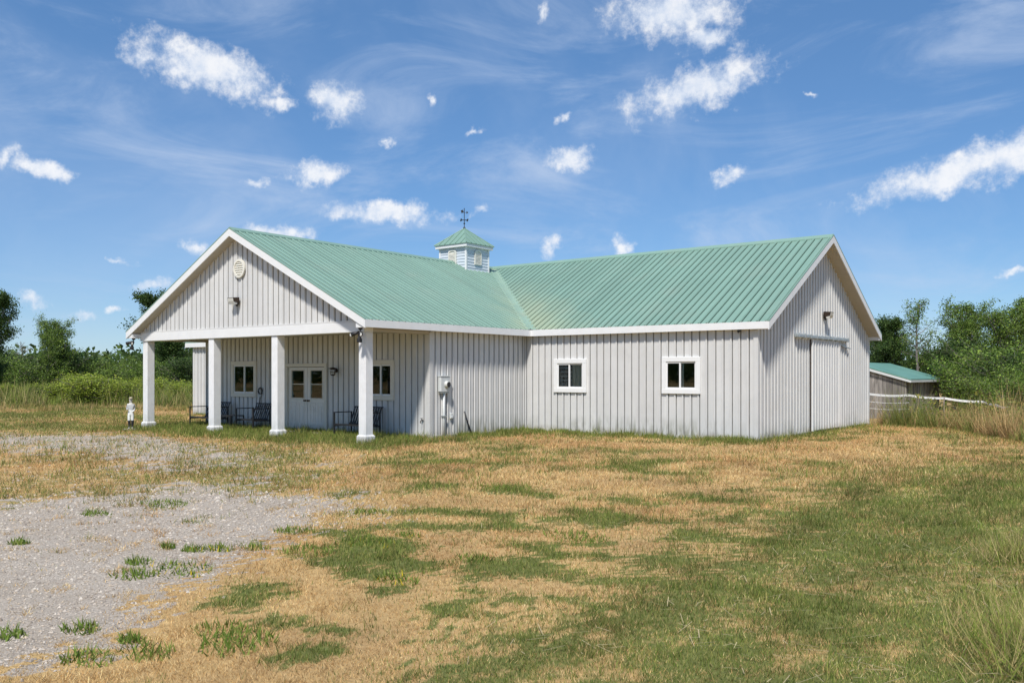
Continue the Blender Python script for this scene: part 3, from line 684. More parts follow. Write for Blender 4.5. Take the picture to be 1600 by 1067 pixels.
# ridge caps
def cap(a, b, side, sl, parent):
    a, b, side = Vector(a), Vector(b), Vector(side); q = []
    for p in (a, b):
        q += [p-side*.17+Vector((0, 0, -.17*sl+.036)), p-side*.02+Vector((0, 0, .045)), p+side*.02+Vector((0, 0, .045)), p+side*.17+Vector((0, 0, -.17*sl+.036)),
              p-side*.17+Vector((0, 0, -.17*sl+.002)), p+side*.17+Vector((0, 0, -.17*sl+.002))]
    mesh_obj('ridge_cap', q, [[0,1,7,6],[1,2,8,7],[2,3,9,8],[4,0,6,10],[3,5,11,9],[0,4,5,3,2,1],[6,7,8,9,11,10]], M['roof'], parent)
cap((UL-OG, DM/2, HR), (UE+.01, DM/2, HR), (0, 1, 0), SM, dm)
cap((UC, VF-.01, HR), (UC, DM/2-.1, HR), (1, 0, 0), SW, dw)
# --- fascia, rake boards, soffits, eave returns
ft = .028; ZF = HE-FA; Zt = HE-.012
fa = MB().box(OE2+ft, UE-.0, -OE-ft, -OE, ZF, Zt); part('fascia', fa, M['trim'])
part('fascia', MB().box(OE2, OE2+ft, VF, -OE, ZF, Zt), M['trim'])
part('fascia', MB().box(-WW-OE2-ft, -WW-OE2, VF, -OE-ft, ZF, Zt), M['trim'])
part('fascia', MB().box(UL-OG, -WW-OE2-ft, -OE-ft, -OE, ZF, Zt), M['trim'])
part('fascia', MB().box(UL-OG, UE, DM+OE, DM+OE+ft, ZF, Zt), M['trim'])
def rake(a, b, th, hgt=.205):
    a, b = Vector(a), Vector(b); z = Vector((0, 0, 1))
    part('rake_board', MB().prism([a-z*.004, b-z*.004, b-z*hgt, a-z*hgt], th), M['trim'])
    part('rake_flashing', MB().prism([a+z*.030, b+z*.030, b-z*.0, a-z*.0], Vector(th)*1.15), M['roof'])
rake((UE, -OE-ft, HE-SM*ft), (UE, DM/2, HR), (ft, 0, 0)); rake((UE, DM/2, HR), (UE, DM+OE+ft, HE-SM*ft), (ft, 0, 0))
rake((OE2+ft, VF, HE-SW*ft), (UC, VF, HR), (0, -ft, 0)); rake((UC, VF, HR), (-WW-OE2-ft, VF, HE-SW*ft), (0, -ft, 0))
rake((UL-OG, -OE-ft, HE-SM*ft), (UL-OG, DM/2, HR), (-ft, 0, 0)); rake((UL-OG, DM/2, HR), (UL-OG, DM+OE+ft, HE-SM*ft), (-ft, 0, 0))
# sloping soffits under the rakes
def soff(poly): part('soffit', MB().prism([Vector(p)-Vector((0, 0, .19)) for p in poly], (0, 0, .012)), M['soffit'])
soff([(LM, -OE, HE), (UE, -OE, HE), (UE, DM/2, HR), (LM, DM/2, HR)]); soff([(LM, DM/2, HR), (UE, DM/2, HR), (UE, DM+OE, HE), (LM, DM+OE, HE)])
soff([(OE2, PF, HE), (UC, PF, HR), (UC, VF, HR), (OE2, VF, HE)]); soff([(UC, PF, HR), (-WW-OE2, PF, HE), (-WW-OE2, VF, HE), (UC, VF, HR)])
# level soffits under the eaves
def lev(x0, x1, y0, y1, z=ZF): part('soffit', MB().box(x0, x1, y0, y1, z+.012, z+.024), M['soffit'])
lev(.33, LM-.0, -OE, .03); lev(0.03-.03, OE2, PF, -.0); lev(-WW-OE2, -WW, PF, 0); lev(UL, -WW-OE2, -OE, .03); lev(UL, LM, DM-.03, DM+OE)
# boxed returns closing the eaves at the gables
def ret(*b): part('eave_return', MB().box(*b), M['trim'])
ret(LM, UE-.001, -OE+.001, .02, ZF-.004, HE-.07); ret(LM, UE-.001, DM-.02, DM+OE-.001, ZF-.004, HE-.07)
ret(.0, OE2-.001, VF+.001, PF-.02, ZF-.004, HE-.07); ret(-WW-OE2+.001, -WW, VF+.001, PF-.02, ZF-.004, HE-.07)
part('soffit', MB().box(-WW, 0, PF+.28, -LW-.03, ZF+.0, ZF+.03), M['soffit'])           # porch ceiling
part('porch_beam', MB().box(-WW, 0.012, PF-.035, PF+.27, 2.735, 2.983, .006), M['trim'])
part('porch_beam', MB().box(-.27, .014, PF+.275, -LW-.035, 2.76, ZF-.003, .004), M['soffit'])
part('porch_beam', MB().box(-WW, -WW+.27, PF+.275, -LW-.035, 2.76, ZF-.003, .004), M['soffit'])
part('porch_floor', MB().box(-7.5, -3.6, -4.95, -LW-.03, -.06, .012, .008), M['concrete'])
# posts on flared plinths
for i, (pu, pv) in enumerate(POSTS):
    w = .127
    po = part('post', MB().box(pu-w, pu+w, pv-w, pv+w, .10, 2.733, .012), M['post'])
    mb = MB(); mb.box(pu-.166, pu+.166, pv-.166, pv+.166, -.08, .17, .012)
    a, b = .156, .129; vs = [(pu+sx*a, pv+sy*a, .1702) for sx, sy in ((-1,-1),(1,-1),(1,1),(-1,1))]+[(pu+sx*b, pv+sy*b, .20) for sx, sy in ((-1,-1),(1,-1),(1,1),(-1,1))]
    mb.add(vs, [[0,1,5,4],[1,2,6,5],[2,3,7,6],[3,0,4,7],[4,5,6,7]]); mb.build('plinth', M['post'], po)

# --- windows
def window(w, vplane, mat, split=.5, dress=None):
    x0, x1, z0, z1 = w; t = TR
    root = MB()
    for b in ((x0, x1, vplane-.058, vplane+.02, z1-t, z1, .008), (x0, x1, vplane-.062, vplane+.02, z0, z0+t, .008), (x0, x0+t, vplane-.057, vplane+.02, z0+t, z1-t, .006), (x1-t, x1, vplane-.057, vplane+.02, z0+t, z1-t, .006)): root.box(*b)
    wn = part('window', root, mat)
    a0, a1, b0, b1 = x0+t, x1-t, z0+t, z1-t; s = .042
    for (p0, p1, dy) in ((a0, a0+(a1-a0)*split+.02, .0), (a0+(a1-a0)*split-.02, a1, .022)):
        mb = MB(); ya, yb = vplane-.034+dy, vplane-.012+dy
        mb.box(p0, p1, ya, yb, b1-s, b1, .003).box(p0, p1, ya, yb, b0, b0+s, .003).box(p0, p0+s, ya, yb, b0+s, b1-s, .003).box(p1-s, p1, ya, yb, b0+s, b1-s, .003)
        mb.build('sash', M['windowframe'], wn)
        MB().box(p0+s, p1-s, ya+.008, yb-.008, b0+s, b1-s).build('pane', M['glass'], wn)
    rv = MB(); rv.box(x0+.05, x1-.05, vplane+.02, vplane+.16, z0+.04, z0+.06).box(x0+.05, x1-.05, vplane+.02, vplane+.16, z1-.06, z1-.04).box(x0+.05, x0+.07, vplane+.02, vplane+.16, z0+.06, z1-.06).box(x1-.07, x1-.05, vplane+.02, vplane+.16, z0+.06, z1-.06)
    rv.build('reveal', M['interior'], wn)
    xm = a0+(a1-a0)*split
    if dress == 'curtain':
        vs = []; n = 26; fs = []
        for i in range(n+1):
            x = xm+.03+(a1-xm-.03)*i/n; y = vplane+.085+.016*sin(i*1.9)
            vs += [(x, y, b0), (x, y, b1)]
        fs = [[2*i, 2*i+2, 2*i+3, 2*i+1] for i in range(n)]
        mesh_obj('curtain', vs, fs, M['curtain'], wn, True)
        for k in range(5):
            z = b0+.10+k*(b1-b0-.12)/5; MB().box(a0, xm, vplane+.10, vplane+.12, z, z+.022).build('shelf_edge', M['meter'], wn)
    if dress == 'blind':
        MB().box(xm+.02, xm+.07, vplane+.05, vplane+.07, b0, b1).build('blind_edge', M['windowframe'], wn)
    return wn
window(W_MAIN[0], 0, M['windowframe'], .47, 'curtain'); window(W_MAIN[1], 0, M['windowframe'], .47, 'blind')
window(W_PORCH[0], -LW, M['cream'], .52, 'blind'); window(W_PORCH[1], -LW, M['cream'], .5)
# --- entrance: trim, two half-glazed leaves
x0, x1, _, z1 = DOORO; V = -LW; t = .105
df = MB().box(x0, x0+t, V-.05, V+.10, -.05, z1-t-.002, .005).box(x1-t, x1, V-.05, V+.10, -.05, z1-t-.002, .005).box(x0, x1, V-.053, V+.10, z1-t, z1, .005)
df = part('door_frame', df, M['cream']); MB().box(x0+t, x1-t, V-.04, V+.09, -.06, .03, .004).build('threshold', M['bronze'], df)
xm = (x0+x1)/2+.02
def leaf(a, b, knob):
    z0, zt = .036, z1-t-.015; ya, yb = V+.02, V+.062; g0, g1 = .98, 1.80; ga, gb = a+.15, b-.15
    mb = MB().box(a, b, ya, yb, z0, g0).box(a, b, ya, yb, g1, zt).box(a, ga, ya, yb, g0, g1).box(gb, b, ya, yb, g0, g1)
    d = part('door', mb, M['door'])
    tr = MB(); s = .035
    tr.box(ga-s, gb+s, ya-.016, ya-.001, g1, g1+s, .004).box(ga-s, gb+s, ya-.016, ya-.001, g0-s, g0, .004).box(ga-s, ga, ya-.015, ya-.001, g0, g1, .004).box(gb, gb+s, ya-.015, ya-.001, g0, g1, .004).box(ga, gb, ya-.013, ya+.02, 1.38, 1.405, .003)
    tr.build('glazing_bead', M['cream'], d)
    for (q0, q1) in ((g0, 1.38), (1.405, g1)): MB().box(ga, gb, ya+.012, ya+.020, q0, q1).build('pane', M['glass'], d)
    for (p0, p1) in ((a+.11, (a+b)/2-.04), ((a+b)/2+.04, b-.11)):
        mb = MB().box(p0, p1, ya-.010, ya-.0005, .16, .20, .004).box(p0, p1, ya-.010, ya-.0005, .80, .84, .004).box(p0, p0+.035, ya-.009, ya-.0005, .20, .80, .004).box(p1-.035, p1, ya-.009, ya-.0005, .20, .80, .004).box(p0+.075, p1-.075, ya-.008, ya-.0005, .27, .73, .006)
        mb.build('raised_panel', M['door'], d)
    kx = knob; MB().lathe([(.030, 0), (.030, .008), (.010, .012), (.010, .045), (.028, .055), (.030, .075), (.016, .088)], (kx, ya, .90), 12, 'y').build('knob', M['bronze'], d, True)
    return d
leaf(x0+t+.006, xm-.004, xm-.075); leaf(xm+.010, x1-t-.006, xm+.085)
# --- sliding door on its track
sd_ = part('sliding_door', MB().box(LM+.050, LM+.062, SD[0], SD[1], SD[2], SD[3], 0), M['siding'])
panels((LM+.063, 0, 0), (0, 1, 0), (1, 0, 0), (0, 0, 1), SD[0]+.07, SD[1]-.03, const(SD[2]+.02), const(SD[3]-.02), 'door_siding', M['siding'], sd_)
MB().box(LM+.045, LM+.092, SD[0]-.005, SD[0]+.065, SD[2]-.01, SD[3]+.002, .004).build('edge_trim', M['trim'], sd_)
MB().box(LM+.045, LM+.088, SD[1]-.03, SD[1]+.01, SD[2]-.01, SD[3]+.002, .004).build('edge_trim', M['siding'], sd_)
tk = MB().box(LM+.03, LM+.135, 2.52, 7.05, 2.715, 2.80, .012); tk = tk.build('track', M['greymetal'], sd_)
for k in range(10):
    y = 2.62+k*.48; MB().box(LM+.022, LM+.142, y, y+.05, 2.705, 2.835, .008).build('track_bracket', M['greymetal'], sd_)
MB().bar((LM+.05, 6.3, 2.62), (LM+.09, 7.25, 2.50), .03, .03).build('stay_bar', M['greymetal'], sd_)
MB().box(LM+.024, LM+.046, SD[0]-.032, SD[0]-.012, .05, SD[3], .003).build('door_stop', M['bronze'], sd_)
# --- round gable vent
gv = MB(); cx, cz = UC+.08, 4.66; ring = []; 
n = 28
for (ro, yy) in ((.265, 0), (.265, -.05), (.205, -.055), (.195, -.018)): ring.append([(cx+ro*cos(2*pi*k/n)*1.0, PF-.022+yy, cz+ro*sin(2*pi*k/n)) for k in range(n)])
vs = [p for r_ in ring for p in r_]; fs = [[i*n+k, i*n+(k+1) % n, (i+1)*n+(k+1) % n, (i+1)*n+k] for i in range(3) for k in range(n)]+[[3*n+k for k in range(n)]]
gvo = mesh_obj('gable_vent', vs, [f[::-1] for f in fs], M['vent'], barn)
for k in range(6):
    z = cz-.16+k*.062; hw = math.sqrt(max(.001, .195**2-(z+.01-cz)**2))
    MB().prism([(cx-hw, PF-.068, z), (cx-hw, PF-.042, z+.040), (cx-hw, PF-.036, z+.034), (cx-hw, PF-.062, z-.006)], (2*hw, 0, 0)).build('louver', M['vent'], gvo)
# --- cupola
cu0, cu1, cv0, cv1 = UC-CS/2, UC+CS/2, CV0, CV0+CS; zb, zt = 5.0, 6.26
cp = MB().box(cu0+.015, cu1-.015, cv0+.015, cv1-.015, zb, zt).build('cupola', M['bluewhite'], barn)
mb = MB(); nl = 12
for k in range(nl):
    z0 = zb+k*(zt-zb)/nl; z1_ = z0+(zt-zb)/nl
    lo_, hi_ = .022, .004
    vs = []
    for (o_, z_) in ((lo_, z0), (hi_, z1_+.004)): vs += [(cu0-o_, cv0-o_, z_), (cu1+o_, cv0-o_, z_), (cu1+o_, cv1+o_, z_), (cu0-o_, cv1+o_, z_)]
    mb.add(vs, [[0,1,5,4],[1,2,6,5],[2,3,7,6],[3,0,4,7],[3,2,1,0]])
mb.build('clapboards', M['bluewhite'], cp)
for (x, y) in ((cu0, cv0), (cu1, cv0), (cu1, cv1), (cu0, cv1)): MB().box(x-.034, x+.034, y-.034, y+.034, zb, zt, .004).build('corner_trim', M['trim'], cp)
MB().box(cu0-.13, cu1+.13, cv0-.13, cv1+.13, zt+.0, zt+.115, .006).build('cornice', M['trim'], cp)
ev = .16; zr, za = zt+.112, 7.06; cxu, cxv = (cu0+cu1)/2, (cv0+cv1)/2; q = [(cu0-ev, cv0-ev), (cu1+ev, cv0-ev), (cu1+ev, cv1+ev), (cu0-ev, cv1+ev)]
rf = mesh_obj('cupola_roof', [(*p, zr) for p in q]+[(*p, zr+.02) for p in q]+[(cxu, cxv, za)], [[3,2,1,0],[0,1,5,4],[1,2,6,5],[2,3,7,6],[3,0,4,7],[4,5,8],[5,6,8],[6,7,8],[7,4,8]], M['roof'], cp)
mb = MB()
for i in range(4):
    a, b = Vector((*q[i], zr+.02)), Vector((*q[(i+1) % 4], zr+.02)); ap = Vector((cxu, cxv, za)); mb.tube([a, ap], .022, 6)
    md = (a+b)/2; nn = (b-a).cross(ap-a).normalized()
    for f in (-.66, -.33, 0, .33, .66):
        p = md+(b-a)*.5*f; tp = p+(ap-md)*(1-abs(f)); mb.bar(p+nn*.008, tp+nn*.008, .03, .03)
mb.build('roof_ribs', M['roof'], cp)
def louver_vent(face):
    w, h0, h1 = .19, 5.66, 6.10; n = 10
    def P(s, z, o): return (cxu+s, cv0-.024-o, z) if face == 'v' else (cu1+.024+o, cxv+s, z)
    arc = [(w*cos(pi*k/n), h1+.10*sin(pi*k/n)) for k in range(n+1)]
    outer = [(w, h0), *arc, (-w, h0)]
    wi = w-.045; inner = [(wi, h0+.045), *[(wi*cos(pi*k/n), h1-.03+.075*sin(pi*k/n)) for k in range(n+1)], (-wi, h0+.045)]
    m_ = len(outer); vs = [P(s, z, .0) for s, z in outer]+[P(s, z, .034) for s, z in outer]+[P(s, z, .034) for s, z in inner]+[P(s, z, .006) for s, z in inner]
    fs = [[k*m_+i, k*m_+(i+1) % m_, (k+1)*m_+(i+1) % m_, (k+1)*m_+i] for k in range(3) for i in range(m_)]+[[3*m_+i for i in range(m_)]]
    if face == 'u': fs = [f[::-1] for f in fs]
    mb = MB().add(vs, fs)
    for k in range(8):
        z = h0+.06+k*.046; a, b = P(-wi, z, .030), P(wi, z, .030); c, d_ = P(wi, z+.034, .010), P(-wi, z+.034, .010); mb.add([a, b, c, d_], [[0, 1, 2, 3]])
    mb.build('louver_vent', M['vent'], cp)
louver_vent('v'); louver_vent('u')
def vane():
    mb = MB().tube([(cxu, cxv, za-.03), (cxu, cxv, 7.80)], .013, 6).lathe([(.05, za-.02), (.04, za+.03), (.015, za+.05)], (cxu, cxv, 0), 10).lathe([(.004, 7.20), (.035, 7.225), (.035, 7.245), (.004, 7.27)], (cxu, cxv, 0), 10)
    for a in (0, pi/2, pi, 3*pi/2):
        e = Vector((cxu+cos(a)*.17, cxv+sin(a)*.17, 7.36)); mb.tube([(cxu, cxv, 7.36), e], .009, 5); mb.box(e.x-.016, e.x+.016, e.y-.016, e.y+.016, e.z-.028, e.z+.028)
    d = Vector((.75, .66, 0)).normalized(); c = Vector((cxu, cxv, 7.64)); mb.tube([c-d*.10, c+d*.10], .008, 5)
    k = d.cross(Vector((0, 0, 1)))*.008
    def fl(pts): mb.prism([c+d*s+Vector((0, 0, z))-k for s, z in pts], k*2)
    fl([(.15, 0), (.08, .05), (.08, -.05)]); fl([(-.13, .07), (-.05, .10), (-.02, .01), (-.10, -.03)])
    return mb.build('weathervane', M['black'], cp)
vane()

# ------------------------------------------------------------------ fittings on the barn
def floodlight(p, nrm, label):
    rz = math.atan2(nrm[1], nrm[0])+pi/2      # local -y looks out
    e = empty('floodlight', p, rz, label, 'lamp', 'floodlights on the gables')
    MB().box(-.07, .07, -.04, .0, -.10, .10, .008).build('back_plate', M['bronze'], e)
    MB().prism([(-.14, -.04, .10), (-.14, -.24, .085), (-.14, -.22, -.02), (-.14, -.06, -.06)], (.28, 0, 0)).build('housing', M['bronze'], e)
    MB().prism([(-.125, -.243, .07), (-.125, -.226, -.018), (-.125, -.19, -.095), (-.125, -.10, -.095), (-.125, -.10, -.05), (-.125, -.21, .0)], (.25, 0, 0)).build('lens', M['lens'], e)
    MB().lathe([(.018, -.15), (.024, -.13), (.024, -.10), (.012, -.09)], (0, -.03, 0), 8).build('sensor', M['black'], e)
floodlight((-5.20, PF-.022, 3.75), (0, -1), 'bronze floodlight below the round vent on the porch gable')
floodlight((LM+.022, 5.0, 3.45), (1, 0), 'bronze floodlight above the sliding door track')
def lantern():
    e = empty('wall_lantern', (-3.68, -LW-.022, 1.80), 0, 'dark bronze caged lantern on the porch wall beside the door', 'lamp')
    MB().lathe([(.055, 0), (.055, .02), (.03, .035)], (0, 0, 0), 12, 'y').build('back_plate', M['bronze'], e)
    MB().tube([(0, -.02, .02), (0, -.09, .07), (0, -.14, .065)], .014, 6).build('arm', M['bronze'], e)
    MB().lathe([(.02, .095), (.12, .07), (.125, .05), (.07, .045), (.03, .0)], (0, -.15, 0), 14).build('hood', M['bronze'], e, True)
    MB().lathe([(.03, -.13), (.065, -.11), (.07, -.02), (.055, .044)], (0, -.15, 0), 12).build('glass', M['lens'], e, True)
    mb = MB()
    for k in range(6):
        a = k*pi/3; mb.tube([(.076*cos(a), -.15+.076*sin(a), .045), (.078*cos(a), -.15+.078*sin(a), -.02), (.070*cos(a), -.15+.070*sin(a), -.115)], .006, 5)
    mb.lathe([(.079, -.06), (.084, -.055), (.084, -.045), (.079, -.04)], (0, -.15, 0), 14); mb.lathe([(.03, -.15), (.07, -.125), (.07, -.11)], (0, -.15, 0), 12); mb.build('cage', M['bronze'], e)
lantern()
def meter():
    e = empty('electric_meter', (.022, -3.73, 0), 0, 'white electric meter box with conduit on the barn side wall', 'meter')
    MB().box(0, .11, -.185, .185, 1.22, 1.63, .012).build('box', M['meter'], e)
    MB().box(-.0, .125, -.20, .20, 1.633, 1.655, .004).build('hood', M['meter'], e)
    MB().box(.0, .10, -.16, .16, 1.185, 1.217, .004).build('bottom_plate', M['greymetal'], e)
    m = MB().lathe([(.10, .0), (.10, .018), (.085, .026), (.085, .055), (.055, .072), (.01, .075)], (.112, .04, 1.42), 18, 'x').build('dial', M['lens'], e, True)
    MB().lathe([(.07, .0), (.07, .012), (.03, .016)], (.188, .04, 1.42), 14, 'x').build('register', M['black'], m)
    MB().box(.188, .193, -.005, .085, 1.33, 1.345).build('register_plate', M['black'], m)
    MB().tube([(.045, 0, -.08), (.045, 0, 1.185)], .032, 10).build('conduit', M['meter'], e, True)
    MB().box(.0, .11, -.06, .06, .55, .58, .003).build('strap', M['greymetal'], e)
meter()
def outlet():
    e = tag(MB().box(0, .05, -.055, .055, .46, .62, .01).box(.05, .062, -.04, .04, .48, .53, .004).build('outlet_box', M['meter'], None, loc=(.02, -3.40, .02)), 'small grey outlet box on siding beside the meter conduit', 'outlet')
outlet()
o = MB().tube([(.05, -2.86, .66), (.09, -2.76, .33), (.16, -2.62, -.08)], .022, 8).build('black_pipe', M['black'], None, True); tag(o, 'black plastic pipe leaning against the barn side wall', 'pipe')
def tap():
    e = empty('hose_tap', (-.22, -LW-.022, .46), 0, 'small brass hose tap low on the porch wall', 'tap')
    MB().tube([(0, 0, 0), (0, -.07, 0), (0, -.10, -.03), (0, -.10, -.07)], .014, 8).build('spout', M['bronze'], e, True); MB().tube([(0, -.06, 0), (0, -.06, .05)], .008, 6).lathe([(.034, .05), (.036, .056), (.034, .062)], (0, -.06, 0), 10).build('handle', M['bronze'], e)
tap()
def seccam(p, label, flip=1):
    e = empty('security_camera', p, 0, label, 'camera')
    MB().lathe([(.055, .0), (.055, -.03), (.03, -.05)], (0, 0, 0), 12).build('mount', M['black'], e)
    MB().tube([(0, 0, -.04), (0, -.02, -.11)], .016, 6).build('neck', M['black'], e)
    for s in (-1, 1):
        b = MB().tube([(s*.02, -.02, -.10), (s*.09, -.07, -.13), (s*.17, -.15, -.17)], [.03, .042, .058], 10).build('lamp_head', M['black'], e, True)
        MB().lathe([(.045, 0), (.03, .008)], (s*.172, -.152, -.172), 10, 'y').build('lens', M['lens'], b)
    MB().tube([(0, -.03, -.12), (.02*flip, -.05, -.28)], [.03, .045], 8).box(-.05+.02*flip, .05+.02*flip, -.10, -.0, -.36, -.26, .01).build('sensor', M['black'], e)
seccam((.02, PF-.17, ZF-.006), 'black twin lamp with sensor under the eave at the right porch post')
seccam((-WW-.16, PF-.17, ZF-.006), 'black twin lamp under the eave at the far porch corner', -1)
tag(MB().lathe([(.045, .0), (.045, -.03), (.03, -.06)], (0, 0, 0), 12).tube([(0, 0, -.05), (-.05, -.02, -.07)], .03, 8).build('eave_camera', M['black'], None, True, loc=(6.92, -.075, ZF+.012)), 'small black dome camera under the eave by the barn corner', 'camera')
def hook():
    e = empty('hanging_sickle', (-7.27, -LW-.022, 1.16), 0, 'dark curled iron hook with white grip hanging on the porch wall', 'hook')
    pts = [(.10*cos(a), -.03, .10*sin(a)) for a in np.linspace(-pi*.45, pi*1.35, 18)]
    MB().tube(pts, .022, 8).build('loop', M['black'], e, True); MB().tube([(.015, -.03, -.10), (-.02, -.03, -.19)], .024, 8).build('grip', M['lens'], e, True); MB().tube([(-.02, -.03, -.19), (-.06, -.035, -.42), (-.09, -.03, -.62)], .012, 6).build('shaft', M['black'], e, True)
    MB().box(-.015, .015, -.03, .0, .08, .12).build('peg', M['greymetal'], e)
hook()

# ------------------------------------------------------------------ porch furniture
def bench(u0, u1, vf, label, group, z):
    e = empty('garden_bench', (u0, vf, z), 0, label, 'bench', group); W = u1-u0; D = .68; t = .032
    for x in (0, W):
        mb = MB().bar((x, 0, -.02), (x, 0, .645), t, t).bar((x, D-.06, -.02), (x, D-.06, .645), t, t).bar((x, -.016, .66), (x, D-.04, .66), .045, .026).bar((x, 0, .29), (x, D-.06, .29), t, t*.9)
        mb.build('side_frame', M['black'], e)
    MB().bar((0, .0, .32), (W, .0, .32), t, t).build('seat_rail', M['black'], e); MB().bar((0, D-.12, .28), (W, D-.12, .28), t, t).build('seat_rail', M['black'], e)
    ns = 8
    for k in range(ns):
        y = .03+k*(D-.18)/(ns-1); MB().box(.01, W-.01, y-.026, y+.026, .335-.04*k/(ns-1), .350-.04*k/(ns-1)).build('seat_slat', M['black'], e)
    p0, p1 = Vector((0, D-.14, .30)), Vector((0, D+.06, .80))
    for q in (p0+Vector((0, 0, .03)), p1): MB().bar(q, q+Vector((W, 0, 0)), t, t).build('back_rail', M['black'], e)
    n = max(6, int(W/.095))
    for k in range(n):
        x = .05+k*(W-.1)/(n-1); d = Vector((x, -.014, 0)); MB().bar(p0+d, p1+d, .05, .012).build('back_slat', M['black'], e)
    return e
bench(-2.74, -1.58, -5.14, 'black slatted metal bench between the double door and the right porch window', None, hz1(-2, -5))
bench(-7.26, -6.42, -5.16, 'black slatted metal armchair under the left porch window, beside the side table', None, hz1(-7, -5))
bench(-9.72, -8.55, -5.20, 'black slatted metal bench at the open far end of the porch', None, hz1(-9, -5))
def table():
    z = hz1(-7.8, -5); e = empty('side_table', (-8.16, -5.2, z), 0, 'small black metal side table between bench and armchair', 'table')
    for (x, y) in ((0, 0), (.62, 0), (.62, .5), (0, .5)): MB().bar((x, y, -.02), (x, y, .415), .03, .03).build('leg', M['black'], e)
    MB().bar((0, 0, .40), (.62, 0, .40), .025, .025).bar((0, .5, .40), (.62, .5, .40), .025, .025).build('rail', M['black'], e)
    for k in range(7): MB().box(-.015, .635, -.015+k*.076, .050+k*.076, .416, .430).build('top_slat', M['black'], e)
table()

# ------------------------------------------------------------------ statue
def statue():
    p = hit(204.5, 671.0, 2, 0.0); z = hz1(p[0], p[1])
    e = empty('statue', (p[0], p[1], z), YAW+.25, 'weathered white statue of a standing figure in black boots on flat base', 'statue'); e.scale = (1, 1, 1.06)
    mb = MB(); n = 14; base = [(.22*cos(2*pi*k/n), .19*sin(2*pi*k/n)) for k in range(n)]
    mb.add([(x, y, -.03) for x, y in base]+[(x*1.0, y, .03) for x, y in base]+[(x*.9, y*.9, .045) for x, y in base], [[i*n+k, i*n+(k+1) % n, (i+1)*n+(k+1) % n, (i+1)*n+k] for i in range(2) for k in range(n)]+[[2*n+k for k in range(n)]])
    mb.build('base', M['concrete'], e)
    J = {'pel': (0, 0, .50), 'wai': (0, -.005, .585), 'che': (0, 0, .69), 'sho': (0, .005, .755), 'nek': (0, 0, .80), 'hd0': (0, -.012, .845), 'hd1': (0, -.008, .90), 'hd2': (0, .0, .935),
         'lh': (.045, 0, .46), 'lk': (.050, -.012, .29), 'lc': (.045, .008, .19), 'la': (.042, .01, .075), 'lt': (.055, -.075, .058), 'rh': (-.045, 0, .46), 'rk': (-.048, -.02, .29), 'rc': (-.042, .0, .19), 'ra': (-.040, .0, .075), 'rt': (-.05, -.085, .058),
         'ls': (.090, .005, .74), 'le': (.104, .03, .62), 'lw': (.085, -.06, .55), 'lf': (.05, -.085, .545), 'rs': (-.090, .005, .74), 're': (-.106, .0, .62), 'rw': (-.09, -.10, .60), 'rf': (-.06, -.125, .61)}
    Rr = {'pel': (.082, .066), 'wai': (.066, .055), 'che': (.085, .062), 'sho': (.070, .05), 'nek': (.032, .032), 'hd0': (.050, .056), 'hd1': (.054, .060), 'hd2': (.036, .04), 'lh': (.062, .058), 'lk': (.044, .044), 'lc': (.040, .044), 'la': (.026, .028), 'lt': (.024, .02), 'ls': (.036, .036), 'le': (.027, .027), 'lw': (.021, .021), 'lf': (.02, .024)}
    E_ = [('pel','wai'),('wai','che'),('che','sho'),('sho','nek'),('nek','hd0'),('hd0','hd1'),('hd1','hd2'),('pel','lh'),('lh','lk'),('lk','lc'),('lc','la'),('la','lt'),('pel','rh'),('rh','rk'),('rk','rc'),('rc','ra'),('ra','rt'),('che','ls'),('ls','le'),('le','lw'),('lw','lf'),('che','rs'),('rs','re'),('re','rw'),('rw','rf')]
    ks = list(J); me = bpy.data.meshes.new('figure'); me.from_pydata([J[k] for k in ks], [(ks.index(a), ks.index(b)) for a, b in E_], [])
    o = bpy.data.objects.new('figure', me); link(o, e); o.modifiers.new('skin', 'SKIN').use_smooth_shade = True; sk = me.skin_vertices[0]
    for i, k in enumerate(ks):
        r_ = Rr.get(k) or Rr['l'+k[1:]]; sk.data[i].radius = r_; sk.data[i].use_root = (k == 'pel')
    s = o.modifiers.new('sub', 'SUBSURF'); s.levels = s.render_levels = 2
    m, N, L, b = material('worn_white_statue_paint'); tc = N.new('ShaderNodeTexCoord'); sx = N.new('ShaderNodeSeparateXYZ'); L.new(tc.outputs['Object'], sx.inputs[0])
    cr_ = N.new('ShaderNodeValToRGB'); L.new(sx.outputs[2], cr_.inputs[0]); cr_.color_ramp.interpolation = 'CONSTANT'
    el = cr_.color_ramp.elements; el[0].position = 0; el[0].color = (.62, .61, .56, 1); el[1].position = .085; el[1].color = (.02, .02, .024, 1)
    for pos, c in ((.285, (.78, .78, .75, 1)), (.585, (.46, .47, .47, 1)), (.735, (.62, .60, .56, 1)), (.80, (.72, .68, .62, 1)), (.905, (.40, .36, .27, 1))): x = el.new(pos); x.color = c
    nz = N.new('ShaderNodeTexNoise'); nz.inputs['Scale'].default_value = 22; L.new(tc.outputs['Object'], nz.inputs['Vector'])
    mx = N.new('ShaderNodeMixRGB'); mx.blend_type = 'MULTIPLY'; mx.inputs[0].default_value = .5; L.new(cr_.outputs[0], mx.inputs[1]); L.new(nz.outputs['Color'], mx.inputs[2]); L.new(cr_.outputs[0], b.inputs['Base Color']); b.inputs['Roughness'].default_value = .7
    me.materials.append(m)
    MB().lathe([(.058, .912), (.056, .935), (.040, .955), (.01, .962)], (0, .0, 0), 14).prism([(-.045, -.045, .912), (-.03, -.10, .905), (.03, -.10, .905), (.045, -.045, .912)], (0, 0, .010)).build('cap', surf('worn_cap', (.42, .37, .26), .8), e, True)
    MB().lathe([(.010, 0), (.006, .012), (.001, .014)], (0, -.062, .878), 8, 'y').build('nose', m, e, True)
statue()

